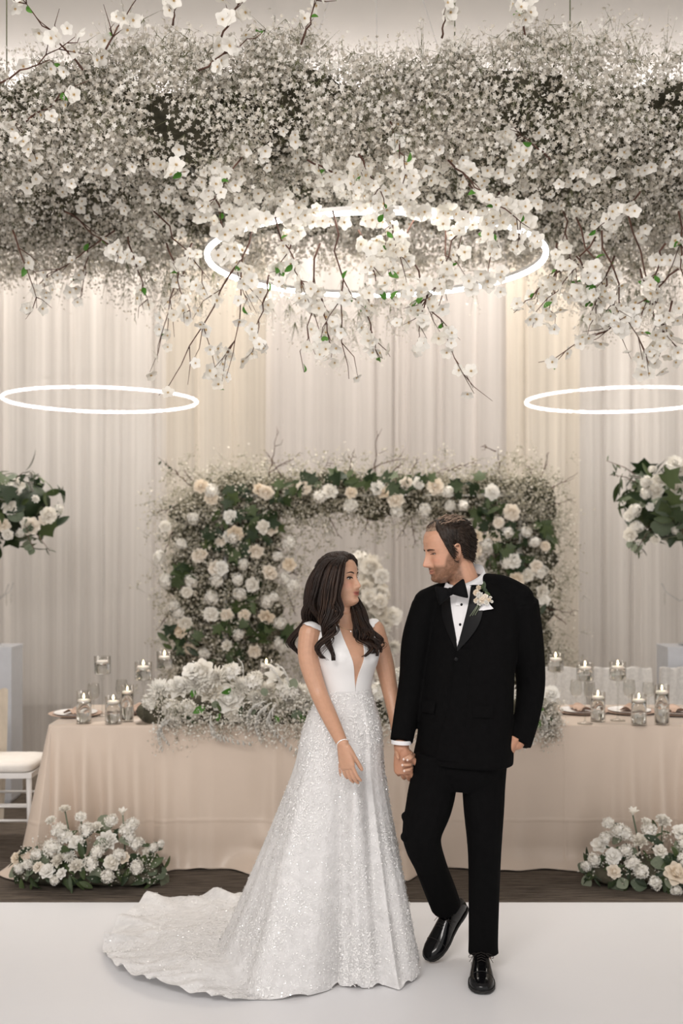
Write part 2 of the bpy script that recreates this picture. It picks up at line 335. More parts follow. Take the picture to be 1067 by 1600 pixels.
# champagne satin cloth: rounded rectangle rings, folds that grow towards the hem
def satin():
    m = pmat('champagne_satin', (.655, .54, .445), .33, .03, scale=2.5, sheen=.15, spec=.45)
    N = m.node_tree.nodes; L = m.node_tree.links; b = N['Principled BSDF']
    tc = N.new('ShaderNodeTexCoord'); wv = N.new('ShaderNodeTexNoise'); wv.inputs['Scale'].default_value = 420; wv.inputs['Detail'].default_value = 2
    L.new(tc.outputs['Object'], wv.inputs[0]); bp = N.new('ShaderNodeBump'); bp.inputs['Strength'].default_value = .10; bp.inputs['Distance'].default_value = .002
    L.new(wv.outputs[0], bp.inputs['Height']); L.new(bp.outputs[0], b.inputs['Normal']); return m
M['satin'] = satin()
def cloth():
    pts = []          # perimeter of the top with outward normals, anticlockwise from the back left corner along the left end, the front, the right end
    r = .025
    def seg(a, b, nrm, n):
        for i in range(n): t = i/n; pts.append((a[0]+(b[0]-a[0])*t, a[1]+(b[1]-a[1])*t, nrm))
    def cor(c, a0, n=20):
        for i in range(n):
            a = a0+math.pi/2*i/n; pts.append((c[0]+r*math.cos(a), c[1]+r*math.sin(a), (math.cos(a), math.sin(a))))
    seg((TX0, YT1-r), (TX0, YT0+r), (-1, 0), 60); cor((TX0+r, YT0+r), math.pi)
    seg((TX0+r, YT0), (TX1-r, YT0), (0, -1), 520); cor((TX1-r, YT0+r), 1.5*math.pi)
    seg((TX1, YT0+r), (TX1, YT1-r), (1, 0), 60); cor((TX1-r, YT1-r), 0)
    seg((TX1-r, YT1), (TX0+r, YT1), (0, 1), 200); cor((TX0+r, YT1-r), math.pi/2)
    n = len(pts); rows = []
    def bell(x, c, w): return math.exp(-((x-c)/w)**2)
    def fold(x, y, nrm, t):
        if nrm[1] < -.7:                                   # front face: folds near the corners and a few in the middle
            e = .0
            for c, w, a in ((-1.53, .030, .11), (-1.45, .018, -.03), (-1.385, .026, .095), (-1.31, .02, -.02), (-1.25, .028, .07), (-1.17, .02, -.015), (-1.11, .03, .055), (-1.02, .022, -.012), (-.95, .035, .042), (-.82, .04, .022), (-.70, .035, .014),
                            (-.50, .05, .012), (-.36, .03, .034), (-.12, .07, .014), (.14, .05, .02), (.33, .03, .06), (.43, .04, .01), (.72, .06, .012), (.95, .05, .012),
                            (1.28, .06, .018), (1.46, .03, .03), (1.56, .028, .045), (1.66, .02, -.012), (1.72, .028, .06), (1.80, .022, -.02), (1.87, .03, .085), (2.0, .035, .10)):
                e += 1.35*a*bell(x+.10*t*(-.3 if x < -1 else .0), c, w*(1+.5*t))
            return e*t**1.1 + .012*t
        if abs(nrm[0]) > .7: return t*(.10+.035*math.sin(y*19)+.02*math.sin(y*41))
        return t*(.05+.03*math.sin(x*11))
    RW = 90
    for i in range(RW+1):
        u = i/RW; row = []
        for k, (x, y, nn) in enumerate(pts):
            z = TZ-(TZ-.006)*u
            e = fold(x, y, nn, u)
            if abs(nn[0]) > .3 and abs(nn[1]) > .3: e = u*.16*(1 if nn[1] < 0 else .5)  # corner flare
            # a soft puddle where the satin is too long for the table
            pud = 0
            if u > .84:
                q = (u-.84)/.16
                if nn[1] < -.5: pud = .045*q*q*(1+.9*math.sin(x*7.3+1)*math.sin(x*3.1)); pud += .10*q*q*(bell(x, -.34, .16)+1.3*bell(x, .36, .10)+.6*bell(x, -1.5, .1))
                z = max(z, .004+.002*math.sin(x*31)+.012*q*abs(math.sin(x*13+y*9))*(1-q*.6))
            # shallow buckles above the hem, as in the photograph
            if nn[1] < -.5: e += .0035*(bell(u, .665, .006)+bell(x, -.16, .006)*(u > .1)+bell(x, 1.20, .006)*(u > .1)); e += .03*bell(u, .80, .10)*(bell(x, -.42, .05)+.7*bell(x, .30, .05)); e += .004*math.sin(x*23+u*6)*u
            row.append((x+nn[0]*(e+pud), y+nn[1]*(e+pud), z))
        rows.append(row)
    mb = MB(); v = [p for r_ in rows for p in r_]
    f = [(i*n+j, (i+1)*n+j, (i+1)*n+(j+1) % n, i*n+(j+1) % n) for i in range(RW) for j in range(n)]
    f.append(tuple(range(n))); mb.add(v, f)
    for i in range(1): pass
    o = mb.build('tablecloth', M['satin']); bv = o.modifiers.new('th', 'SOLIDIFY'); bv.thickness = .0015; bv.offset = 1
    return tag(o, 'floor-length champagne satin cloth over the long head table', 'tablecloth')
cloth()
CZ = TZ+.002      # height of the cloth surface
def on_table(px, py): Y = floorY(py, CZ); return P(px, py, Y)

# ------------------------------------------------------------------ candles in glass
def make_candle(lit):
    """parts of a floating candle, origin at its waterline"""
    prof = [(.004, -.020), (.020, -.017), (.031, -.006), (.034, .003), (.030, .009), (.012, .011), (.002, .011)]
    w = MB().lathe(prof, n=24).mesh('wax', M['wax'])
    k = MB().tube([(0, 0, .009), (.001, 0, .019)], .0012, 6).mesh('wick', M['wick'])
    f = MB().lathe([(.0008, .014), (.0045, .019), (.0055, .024), (.0035, .032), (.0006, .042)], n=10).mesh('flame', M['flame'])
    return w, k, f
CW, CK, CF = make_candle(True)
def candle(loc, label, lit, s=1.0):
    o = empty('floating_candle', loc, label, 'candle', 'floating candles on the head table')
    o.scale = (s, s, s)
    for nm, me in (('wax', CW), ('wick', CK))+((('flame', CF),) if lit else ()): inst(nm, me, o, Matrix.Identity(4))
def stem_holder(base, h, bw, bh, label, clabel, lit=True, wfrac=.62):
    o = empty('candle_holder', base, label, 'candle holder', 'stemmed glass candle holders')
    zb = h-bh
    MB().lathe([(.042, 0), (.042, .004), (.012, .010), (.006, .016)], n=28).build('foot', M['glass'], o)
    MB().lathe([(.006, .016), (.0052, zb*.5), (.0055, zb-.035), (.012, zb-.022), (.007, zb-.012), (.010, zb-.004)], n=12).build('stem', M['glass'], o)
    MB().lathe([(.010, zb-.004), (bw*.8, zb), (bw, zb+.008), (bw, h), (bw-.003, h), (bw-.003, zb+.010), (bw*.78, zb+.004), (.004, zb+.003)], n=32).build('bowl', M['glass'], o)
    MB().lathe([(bw*.75, zb+.006), (bw-.004, zb+.012), (bw-.004, zb+bh*wfrac)], n=28).build('water', M['water'], o)
    candle(Vector(base)+Vector((0, 0, zb+bh*wfrac+.006)), clabel, lit, min(1, (bw-.006)/.035))
def cyl_holder(base, h, w, label, clabel, wfrac, second=False, pebbles=True):
    o = empty('candle_holder', base, label, 'candle holder', 'glass cylinder candle holders')
    MB().lathe([(.002, 0), (w, 0), (w, h), (w-.003, h), (w-.003, .010), (.002, .010)], n=32).build('cylinder', M['glass'], o)
    MB().lathe([(w-.004, .011), (w-.004, h*wfrac)], n=28).build('water', M['water'], o)
    candle(Vector(base)+Vector((0, 0, h*wfrac+.006)), clabel, True, min(1, (w-.006)/.035))
def hpx(base, pytop): return CAMZ-(pytop-HOR)*base[1]/FPX-base[2]
stems = [(160, 1119, 1025, 27, False, 'tall stemmed glass with an unlit candle at the far left of the table', 'unlit white floating candle at the far left of the table'),
         (224, 1131, 1034, 27, True, 'tall stemmed glass at the left end of the flower garland', 'lit floating candle at the left end of the flower garland'),
         (257, 1108, 1018, 27, True, 'tall stemmed glass before the left foot of the arch', 'lit floating candle before the left foot of the arch'),
         (309, 1112, 1030, 27, False, 'stemmed glass half hidden behind a white flower in the garland', 'unlit floating candle half hidden behind a white garland flower'),
         (416, 1112, 1031, 27, True, 'stemmed glass rising from the garland near the bride', 'lit floating candle rising from the garland near the bride'),
         (868, 1113, 1021, 27, True, 'tall stemmed glass just right of the groom', 'lit floating candle just right of the groom'),
         (914, 1131, 1035, 27, True, 'tall stemmed glass second from the groom', 'lit floating candle in the second tall glass from the groom'),
         (965, 1126, 1034, 27, True, 'tall stemmed glass third from the groom', 'lit floating candle in the third tall glass from the groom')]
for px, py, top, bhp, lit, l1, l2 in stems:
    b = on_table(px, py); k = b.y/FPX
    stem_holder(b, hpx(b, top), .047, (bhp+2)*k, l1, l2, lit)
cyls = [(131, 1130, 1080, .042, .66, 'short glass cylinder leftmost on the table', 'lit floating candle in the leftmost short cylinder'),
        (177, 1131, 1088, .045, .74, 'short wide glass cylinder second from the left', 'lit floating candle in the second short cylinder from the left'),
        (199, 1127, 1070, .036, .76, 'slim glass cylinder third from the left, behind the wide one', 'lit floating candle in the slim cylinder third from the left'),
        (934, 1127, 1081, .041, .76, 'short glass cylinder between the two tall stemmed glasses at right', 'lit floating candle low between the two tall glasses at right'),
        (998, 1133, 1084, .042, .74, 'short glass cylinder second from the right edge', 'lit floating candle in the cylinder second from the right edge'),
        (1034, 1132, 1070, .040, .78, 'tall glass cylinder nearest the right edge', 'lit floating candle in the cylinder nearest the right edge')]
for px, py, top, w, wf, l1, l2 in cyls:
    b = on_table(px, py); cyl_holder(b, hpx(b, top), w, l1, l2, wf)
# wine glasses, plates and napkins of the place settings
def wine_glass(px, py, top, label):
    b = on_table(px, py); h = hpx(b, top); o = empty('wine_glass', b, label, 'wine glass', 'wine glasses at the place settings')
    MB().lathe([(.034, 0), (.034, .003), (.006, .008)], n=24).build('foot', M['glass'], o)
    MB().lathe([(.006, .008), (.004, h*.25), (.005, h*.42)], n=10).build('stem', M['glass'], o)
    MB().lathe([(.005, h*.42), (.028, h*.5), (.037, h*.65), (.034, h*.85), (.030, h), (.0285, h), (.0325, h*.85), (.0355, h*.65), (.0265, h*.51), (.003, h*.44)], n=28).build('bowl', M['glass'], o)
for px, py, top, lb in ((146, 1112, 1068, 'wine glass behind the leftmost short candle cylinder'), (190, 1106, 1062, 'wine glass behind the slim cylinder at left'),
                        (900, 1109, 1062, 'wine glass left of the second tall candle from the groom'), (921, 1108, 1066, 'wine glass right behind the second tall candle from the groom'),
                        (983, 1110, 1062, 'wine glass beside the third tall candle from the groom'), (1013, 1107, 1066, 'wine glass between the two cylinders at far right')):
    wine_glass(px, py, top, lb)
def plate(px, py, label, nlabel):
    b = on_table(px, py); o = empty('dinner_plate', b, label, 'plate', 'place settings on the head table')
    MB().lathe([(.002, .001), (.085, .001), (.15, .010), (.152, .013), (.148, .013), (.085, .004), (.002, .004)], n=40).build('charger', M['copper'], o)
    MB().lathe([(.002, .005), (.07, .005), (.122, .016), (.124, .019), (.12, .018), (.07, .008), (.002, .008)], n=40).build('plate', M['china'], o)
    n = MB()                                     # folded napkin lying on the plate
    G = []
    for i in range(9):
        u = i/8; G.append([(-.04+.08*u, -.10+.20*v/10+.02*math.sin(u*5), .022+.022*math.sin(math.pi*u)*(.5+.5*math.cos(v*.9))+.006*math.sin(v*2.1)) for v in range(11)])
    q = n.grid(G); q.grid([[(x, y, .010) for x, y, z in r] for r in G])
    e = q.build('napkin', M['copper']); e.location = b; e.rotation_euler = (0, 0, random.uniform(-.5, .5))
    tag(e, nlabel, 'napkin', 'rose gold napkins')
for px, py, a, b_ in ((118, 1117, 'dinner plate at the left end of the table', 'rose gold napkin at the left end of the table'),
                      (212, 1112, 'dinner plate by the left end of the garland', 'rose gold napkin by the left end of the garland'),
                      (908, 1113, 'dinner plate behind the second tall candle from the groom', 'rose gold napkin behind the second tall candle from the groom'),
                      (983, 1113, 'dinner plate behind the third tall candle from the groom', 'rose gold napkin behind the third tall candle from the groom'),
                      (1056, 1115, 'dinner plate at the right edge of the picture', 'rose gold napkin at the right edge of the picture')):
    plate(px, py, a, b_)

# ------------------------------------------------------------------ white chairs with lace back covers
def make_chair():
    """local: seat faces -Y, origin on the floor under the seat centre"""
    o = {}
    W_, D_ = .40, .40
    o['cushion'] = (lambda b: b)(MB())
    R = []
    for z, k in ((.445, .96), (.452, 1.0), (.475, 1.0), (.488, .97), (.493, .88)):
        ring = []
        for j in range(40):
            a = 2*math.pi*j/40; c, s_ = math.cos(a), math.sin(a)
            ring.append((W_/2*k*math.copysign(abs(c)**.35, c), D_/2*k*math.copysign(abs(s_)**.35, s_), z))
        R.append(ring)
    o['cushion'].rings(R)
    o['seat_frame'] = MB().box((-W_/2, -D_/2, .412), (W_/2, D_/2, .442))
    legs = []
    for sx in (-1, 1):
        legs.append(MB().tube([(sx*.185, -.185, 0), (sx*.18, -.18, .42)], [.011, .016], 10))
        legs.append(MB().tube([(sx*.185, .215, 0), (sx*.18, .18, .42), (sx*.178, .20, .65), (sx*.172, .245, .91)], [.011, .016, .014, .013], 10))
    st = [MB().tube([(-.183, -.184, .22), (.183, -.184, .22)], .008, 8), MB().tube([(-.183, .20, .22), (.183, .20, .22)], .008, 8)]
    for sx in (-1, 1):
        for z in (.17, .25): st.append(MB().tube([(sx*.184, -.184, z), (sx*.184, .203, z)], .008, 8))
    rails = [MB().tube([(-.172, .245-.0*k, .91-k), (0, .255, .915-k), (.172, .245, .91-k)], .011, 8) for k in (0, .08)]
    cov = MB(); G = []
    for i in range(15):
        t = i/14; z = .925-.44*t; y = .262-.055*t
        G.append([((-.19+.38*j/24)*(1+.10*t), y+.008*math.sin(j*1.6+t*3)-.03*(abs(j-12)/12)**6, z+.006*math.sin(j*.8)) for j in range(25)])
    G2 = [[(x, 2*.0+y-.045, z) for x, y, z in r] for r in G]
    cov.grid(G); cov.grid(G2); cov.grid([G[0], G2[0]]); cov.grid([[r[0] for r in G], [r[0] for r in G2]]); cov.grid([[r[-1] for r in G], [r[-1] for r in G2]])
    return o, legs, st, rails, cov
co, clegs, cst, crails, ccov = make_chair()
CM = {'cushion': co['cushion'].mesh('cushion', M['cream_pad']), 'seat_frame': co['seat_frame'].mesh('seat_frame', M['white_paint'], False)}
CL = [q.mesh('leg', M['white_paint']) for q in clegs]; CS = [q.mesh('stretcher', M['white_paint']) for q in cst]
CR = [q.mesh('back_rail', M['white_paint']) for q in crails]; CC = ccov.mesh('back_cover', M['lace'])
def chair(x, y, rz, label, sash=False):
    o = empty('banquet_chair', (x, y, 0), label, 'chair', 'white banquet chairs', rz)
    I = Matrix.Identity(4)
    for k, me in CM.items(): inst(k, me, o, I)
    for me in CL: inst('leg', me, o, I)
    for me in CS: inst('stretcher', me, o, I)
    for me in CR: inst('back_rail', me, o, I)
    inst('back_cover', CC, o, I)
    if sash:
        G = []
        for i in range(20):
            t = i/19; z = .86-.80*t
            G.append([(.215+.012*math.sin(j*1.3+t*4)+.02*t, .06+.19*j/12*(1-.15*math.sin(t*3))+.03*t, z+.01*math.sin(j)) for j in range(13)])
        MB().grid(G).build('sash', M['sash'], o)
    return o
chair(-1.955, 6.36, math.pi/2, 'white chair with cream cushion and beige sash at the left end of the table', True)
chair(DX(876, 6.93), 6.93, 0, 'lace backed white chair just right of the groom, behind the table')
chair(DX(980, 6.93)+.02, 6.93, .0, 'lace backed white chair behind the third tall candle from the groom')
chair(DX(1084, 6.93)+.03, 6.93, -.04, 'lace backed white chair at the right edge of the picture')

# ------------------------------------------------------------------ pedestals and tall glass flower stands
M['ped'] = pmat('grey_pedestal', (.60, .61, .64), .5, .03)
M['acryl'] = glassmat('acrylic', (.93, .94, .95))
for sx, x0, lb in ((-1, -2.215, 'left'), (1, 2.19, 'right')):
    xa, xb = (x0-.45, x0) if sx < 0 else (x0, x0+.45)
    h = 1.74-(1011-HOR)*7.3/FPX; cx = (xa+xb)/2
    pe = empty('pedestal', (cx, 7.43, 0), 'pale blue grey box pedestal at the %s edge of the picture' % lb, 'pedestal', 'box pedestals')
    mb = MB().box((-.225, -.13, .02), (.225, .13, h-.02)); mb.build('body', M['ped'], pe, False)
    MB().box((-.228, -.133, h-.02), (.228, .133, h)).build('top', M['ped'], pe, False)
    MB().box((-.215, -.12, 0), (.215, .12, .02)).build('plinth', M['ped'], pe, False)
    st = empty('flower_stand', (cx, 7.43, h), 'clear crystal stand on the %s pedestal' % lb, 'flower stand', 'clear flower stands')
    MB().lathe([(.11, 0), (.11, .012), (.03, .03), (.014, .06), (.013, .30), (.022, .32), (.013, .34), (.012, .62), (.03, .66), (.10, .70), (.10, .71)], n=24).build('column', M['acryl'], st)
    for k in range(5):
        a = k*1.2566+.3+(.5 if sx < 0 else 0); ca, sa = math.cos(a), math.sin(a)
        MB().tube([(ca*.012, sa*.012, .34), (ca*.10, sa*.10, .30), (ca*.19, sa*.19, .36), (ca*.22, sa*.22, .42)], .006, 8).build('arm', M['acryl'], st)
        MB().lathe([(.001, -.10), (.008, -.07), (.005, -.05), (.009, -.035), (.001, -.01)], (ca*.20, sa*.20, .37), 8).build('crystal_drop', M['glass'], st)
# ================================================================== flower kit
def petal(w, h, cup, curl, nu=4, nv=4, point=.0, base=.25):
    """grid of a petal growing along +Y from the origin, cupped towards +Z"""
    G = []
    for i in range(nv+1):
        t = i/nv; ww = w*(base+(1-base)*math.sin(min(1, t*1.15)*math.pi*.62))*(1-(point*t**3)) * (1 if t < .8 else math.cos((t-.8)/.2*1.1))
        row = []
        for j in range(nu+1):
            s = j/nu*2-1
            row.append(Vector((s*ww/2, h*t-.06*h*s*s*t, cup*h*(t*(1-t)*.9+.5*s*s*t)+curl*h*t*t)))
        G.append(row)
    return G
def xf(G, Mx): return [[Mx @ p for p in r] for r in G]
def ring_of(mb, n, w, h, cup, curl, tilt, r0, z0, ph=0, m=0, nu=4, nv=4, point=0, jit=.08, rnd=random):
    for k in range(n):
        a = ph+2*math.pi*k/n+rnd.uniform(-jit, jit)
        Mx = Matrix.Rotation(a, 4, 'Z') @ Matrix.Translation((0, r0, z0)) @ Matrix.Rotation(tilt+rnd.uniform(-jit, jit), 4, 'X') @ Matrix.Scale(rnd.uniform(.92, 1.08), 4)
        mb.grid(xf(petal(w, h, cup, curl, nu, nv, point), Mx), m)
def rose_mesh(name, mat, seed=0):           # radius about 1
    r = random.Random(seed); mb = MB()
    mb.lathe([(.05, 0), (.30, .10), (.36, .45), (.26, .72), (.10, .80), (.03, .74)], n=10)
    ring_of(mb, 3, .75, .80, .30, -.10, 1.45, .16, .15, 0, nu=4, nv=3, rnd=r)
    ring_of(mb, 5, .95, .88, .34, -.22, 1.15, .22, .08, .6, nu=4, nv=3, rnd=r)
    ring_of(mb, 6, 1.05, .98, .30, -.30, .72, .24, .03, .2, nu=4, nv=3, rnd=r)
    ring_of(mb, 6, 1.05, .98, .22, -.25, .30, .25, .0, .7, nu=4, nv=3, rnd=r)
    return mb.mesh(name, mat)
def ranunculus_mesh(name, mat, seed=0):
    r = random.Random(seed); mb = MB(); mb.ellip((0, 0, .30), (.42, .42, .36), 10, 6)
    for i, (n, t, h) in enumerate(((5, 1.55, .62), (7, 1.3, .78), (8, 1.05, .88), (8, .75, .95), (8, .42, .98))):
        ring_of(mb, n, .72, h, .45, -.05, t, .16+.03*i, .10-.03*i, i*.5, nu=3, nv=3, rnd=r)
    return mb.mesh(name, mat)
def dahlia_mesh(name, mat, seed=0):
    r = random.Random(seed); mb = MB(); mb.ellip((0, 0, .12), (.2, .2, .15), 8, 5)
    for i, (n, t, h) in enumerate(((8, 1.3, .50), (11, 1.0, .72), (13, .72, .88), (14, .42, 1.0), (14, .12, 1.02))):
        ring_of(mb, n, .34, h, .28, .05, t, .10, .05, i*.23, nu=2, nv=3, point=.7, rnd=r)
    return mb.mesh(name, mat)
def tulip_mesh(name, mat, seed=0):
    r = random.Random(seed); mb = MB()
    ring_of(mb, 3, 1.0, 1.7, .28, -.42, 1.28, .10, 0, 0, rnd=r); ring_of(mb, 3, .95, 1.65, .28, -.42, 1.34, .08, .02, 1.05, rnd=r)
    return mb.mesh(name, mat)
def blossom_mesh(name, mats, seed=0, n=5):
    r = random.Random(seed); mb = MB(); ring_of(mb, n, .95, 1.0, .22, -.10, .35, .06, .02, 0, nu=2, nv=3, jit=.18, rnd=r)
    for k in range(7):
        a = k*.9; mb.tube([(0, 0, .02), (.16*math.cos(a), .16*math.sin(a), .26)], [.02, .035], 4, m=1)
    return mb.mesh(name, mats)
STAR_V = [(0, 0, 0)]+[p for k in range(5) for p in ((math.cos(k*1.2566), math.sin(k*1.2566), .42), (.52*math.cos(k*1.2566+.628), .52*math.sin(k*1.2566+.628), .16))]
STAR_F = [t for k in range(5) for t in ((0, 1+2*k, 2+2*k), (0, 2+2*k, 1+(2*k+2) % 10))]
def cluster_mesh(name, mats, n=62, el=1.0, seed=0, size=.31):
    rng = np.random.default_rng(seed); mb = MB(); mb.ellip((0, 0, .5*el), (.66, .66, .55*el), 8, 6, m=0)
    for k in range(n):
        ph = math.acos(1-1.7*(k+.5)/n); a = k*2.39996
        d = Vector((math.sin(ph)*math.cos(a), math.sin(ph)*math.sin(a), math.cos(ph)))
        k2 = rng.uniform(.72, 1.12); c = Vector((d.x*.82*k2, d.y*.82*k2, .5*el+d.z*.62*el*k2)); q = look(d+Vector(rng.normal(size=3)*.35), rng.uniform(0, 6)); s = size*rng.uniform(.75, 1.4)
        mb.add([c+q @ (Vector(v)*s) for v in STAR_V], STAR_F)
    return mb.mesh(name, mats, False)
def leaf_mesh(name, mat, w=.5, lobed=False, fold=.18, droop=.15):
    mb = MB()
    if not lobed:
        G = []
        for i in range(6):
            t = i/5; ww = w*math.sin(math.pi*(t*.93+.035))**.8/2
            G.append([Vector((s*ww, t, fold*abs(s)*ww*2-droop*t*t)) for s in (-1, 0, 1)])
        mb.grid(G)
    else:                                             # five-lobed ivy-like leaf
        prof = [(0, 0), (.20, -.02), (.52, .12), (.34, .34), (.60, .62), (.26, .62), (0, 1.0)]
        v = [Vector((0, .30, 0))]; out = [(x, y) for x, y in prof]+[(-x, y) for x, y in reversed(prof[1:-1])]
        v += [Vector((x, y, .16*abs(x)-droop*y*y)) for x, y in out]; n = len(out)
        mb.add(v, [(0, 1+k, 1+(k+1) % n) for k in range(n)])
    return mb.mesh(name, mat, True)
def plume_mesh(name, mat, L=1.0, seed=0, droop=.6):
    """feathery spray along a drooping rib"""
    r = random.Random(seed); mb = MB(); pts = []
    for i in range(15):
        t = i/14; pts.append(Vector((0, L*(t*(1-.35*t*droop)), L*(.30*t-droop*.9*t*t))))
    mb.tube(pts, [.018*(1-.8*i/14) for i in range(15)], 4)
    for i in range(1, 15):
        for s in (-1, 1):
            for q in range(2):
                p = pts[i]; l = L*.20*(1-.5*i/14)*r.uniform(.7, 1.2); d = Vector((s*r.uniform(.25, .45), .9, r.uniform(-.35, .1))).normalized()
                mb.tube([p, p+d*l*.6, p+d*l+Vector((0, 0, -.04*L))], [.012, .02, .003], 3)
    return mb.mesh(name, mat)
ROSE_W = [rose_mesh('white_rose', M['petal_w'], i) for i in range(2)]; ROSE_C = [rose_mesh('cream_rose', M['petal_c'], 5+i) for i in range(2)]
RANU = [ranunculus_mesh('ranunculus', M['petal_w'], i) for i in range(2)]; DAHL = [dahlia_mesh('dahlia', M['petal_w'], i) for i in range(2)]
DAHC = dahlia_mesh('cream_dahlia', M['petal_c'], 4); TULIP = tulip_mesh('tulip', M['petal_w'])
M['floret_w'] = pmat('white_floret', (.82, .79, .72), .65, scale=5, col2=(.93, .91, .87), transl=.2, rand='island')
HYD = [cluster_mesh('flower_cluster', [M['floret_w'], M['leaf_g']], seed=i) for i in range(2)]
STOCK = cluster_mesh('stock_spike', [M['floret_w'], M['leaf_g']], 54, 2.0, 5, .34)
BLOS = [blossom_mesh('blossom', [M['petal_w'], M['stamen']], i) for i in range(3)]
LEAF_L = leaf_mesh('leaf', M['leaf'], .42); LEAF_I = leaf_mesh('leaf', M['leaf'], lobed=True); LEAF_R = leaf_mesh('leaf', M['leaf_g'], .9, fold=.05)
LEAF_B = leaf_mesh('leaf', M['leaf_b'], .6, fold=.3, droop=.3); LEAF_N = leaf_mesh('leaf', M['leaf'], .22, droop=.3)
PLUME = [plume_mesh('plume', M['plume'], 1, i, d) for i, d in enumerate((.9, .5, 1.3))]
STICK_V = [(.5, 0, 0), (-.25, .43, 0), (-.25, -.43, 0), (0, 0, 1)]; STICK_F = [(0, 1, 3), (1, 2, 3), (2, 0, 3)]
def sticks(A, B, w):
    A, B = np.asarray(A), np.asarray(B); d = B-A; L = np.linalg.norm(d, axis=1)+1e-9; z = d/L[:, None]
    ref = np.where(np.abs(z[:, 2:3]) < .9, np.array([[0, 0, 1.0]]), np.array([[1.0, 0, 0]]))
    x = np.cross(ref, z); x /= np.linalg.norm(x, axis=1)[:, None]; y = np.cross(z, x)
    R = np.stack([x*np.asarray(w).reshape(-1, 1), y*np.asarray(w).reshape(-1, 1), d], -1)
    V = np.einsum('nij,kj->nki', R, np.asarray(STICK_V))+A[:, None, :]
    F = np.asarray(STICK_F)[None]+(np.arange(len(A))*4)[:, None, None]
    return V.reshape(-1, 3), F.reshape(-1, 3)
def gyps(name, C, parent, per=10, spread=.05, fs=(.008, .012), stem=.06, rng=RNG, N=None, off=(0, 0, 0), kind='stuff', stem_dir=None, sw=.003, mat='floret'):
    """baby's breath: sprays of tiny star florets on thin stems around the centres C, one mesh"""
    C = np.asarray(C); n = len(C); pos = np.repeat(C, per, 0)+rng.normal(size=(n*per, 3))*spread
    V1, F1 = scatter(STAR_V, STAR_F, pos, rand_rot(n*per, rng), rng.uniform(*fs, n*per))
    base = np.repeat(C+(stem_dir if stem_dir is not None else (N if N is not None else np.zeros(3)))*stem, per, 0)
    pick = rng.random(n*per) < .4
    V2, F2 = sticks(base[pick], pos[pick], np.full(pick.sum(), sw))
    V = np.vstack([V1, V2]); F = np.vstack([F1, F2+len(V1)]); mi = np.r_[np.zeros(len(F1)), np.ones(len(F2))]
    o = np_mesh(name, V, F, [M[mat], M['gstem']], parent, mi, False, off); o['kind'] = kind
    return o
def lumpy(name, boxes, mat, parent, vox=.05, amp=.06, off=(0, 0, 0)):
    """irregular core volume grown from ellipsoids"""
    mb = MB()
    for c, r in boxes: mb.ellip(c, r, 16, 10)
    v = []
    for p in mb.v:
        q = Vector(p); d = noise.noise(q*6)*amp+noise.noise(q*15)*amp*.5; v.append(q+Vector((noise.noise(q*6+Vector((9, 0, 0))), noise.noise(q*6+Vector((0, 9, 0))), d/amp*.7))*amp)
    mb.v = [tuple(q) for q in v]
    return mb.build(name, mat, parent, True, bool(parent))

# ================================================================== hanging flower cloud around the middle ring lamp
CL = empty('flower_cloud', (0, 5.9, 3.75), 'huge hanging cloud of baby\'s breath and blossom branches under the ceiling', 'flower cloud')
CLO = np.array(wloc(CL))
def cloud_bottom(x, y):
    """height of the underside: a lumpy slab with a hollow above the ring lamp"""
    b = 3.50+.10*noise.noise((x*1.1, y*1.1, 2))+.11*noise.noise((x*2.7, y*2.7, 5))+.05*noise.noise((x*5.5, y*5.5, 1))
    d = math.hypot(x-RC.x, y-RC.y)
    b += .10*math.exp(-(d/.75)**2) + max(0, (y-6.3))*.05
    return b
YC0, YC1, XC = 4.75, 7.0, 3.4
core = []
for i in range(14):
    for j in range(6):
        x = -XC+2*XC*(i+.5)/14+random.uniform(-.1, .1); y = YC0+.50+(YC1-YC0-.75)*j/5
        core.append(((x, y, cloud_bottom(x, y)+.27), (.40, .36, .13)))
lumpy('dark_gap_core', core, M['core'], CL, amp=.06)
def cloud_pts(n, rng, edge=.0):
    out = []
    while len(out) < n:
        x = rng.uniform(-XC, XC); y = rng.uniform(YC0-.15, YC1+.1); b = cloud_bottom(x, y)
        u = rng.random()
        if u < .62: z = b+abs(rng.normal())*.09-.02                       # underside
        elif u < .90: y = YC0-.12+abs(rng.normal())*.10; b = cloud_bottom(x, y); z = b+rng.uniform(-.02, .40+.22*noise.noise((x*1.7, 3, 8))); y += .22*((z-b-.2)/.3)**2   # rounded front
        elif u < .97: y = rng.uniform(YC0-.05, YC0+.55); b = cloud_bottom(x, y); z = b+rng.uniform(.28, .44+.22*noise.noise((x*1.7, 3, 8)))
        else: y = YC1+rng.normal()*.08; z = b+rng.uniform(-.05, .35)
        if noise.noise((x*3.2, y*3.2, z*3.2)) < -.12 and rng.random() < .80: continue
        if noise.noise((x*7, y*7, z*7+4)) < -.28 and rng.random() < .85: continue
        out.append((x, y, z))
    return np.array(out)
crng = np.random.default_rng(21)
gyps('babys_breath', cloud_pts(8800, crng), CL, 12, .042, (.0095, .0155), .05, crng, N=np.array([0, .2, .8]), off=CLO)
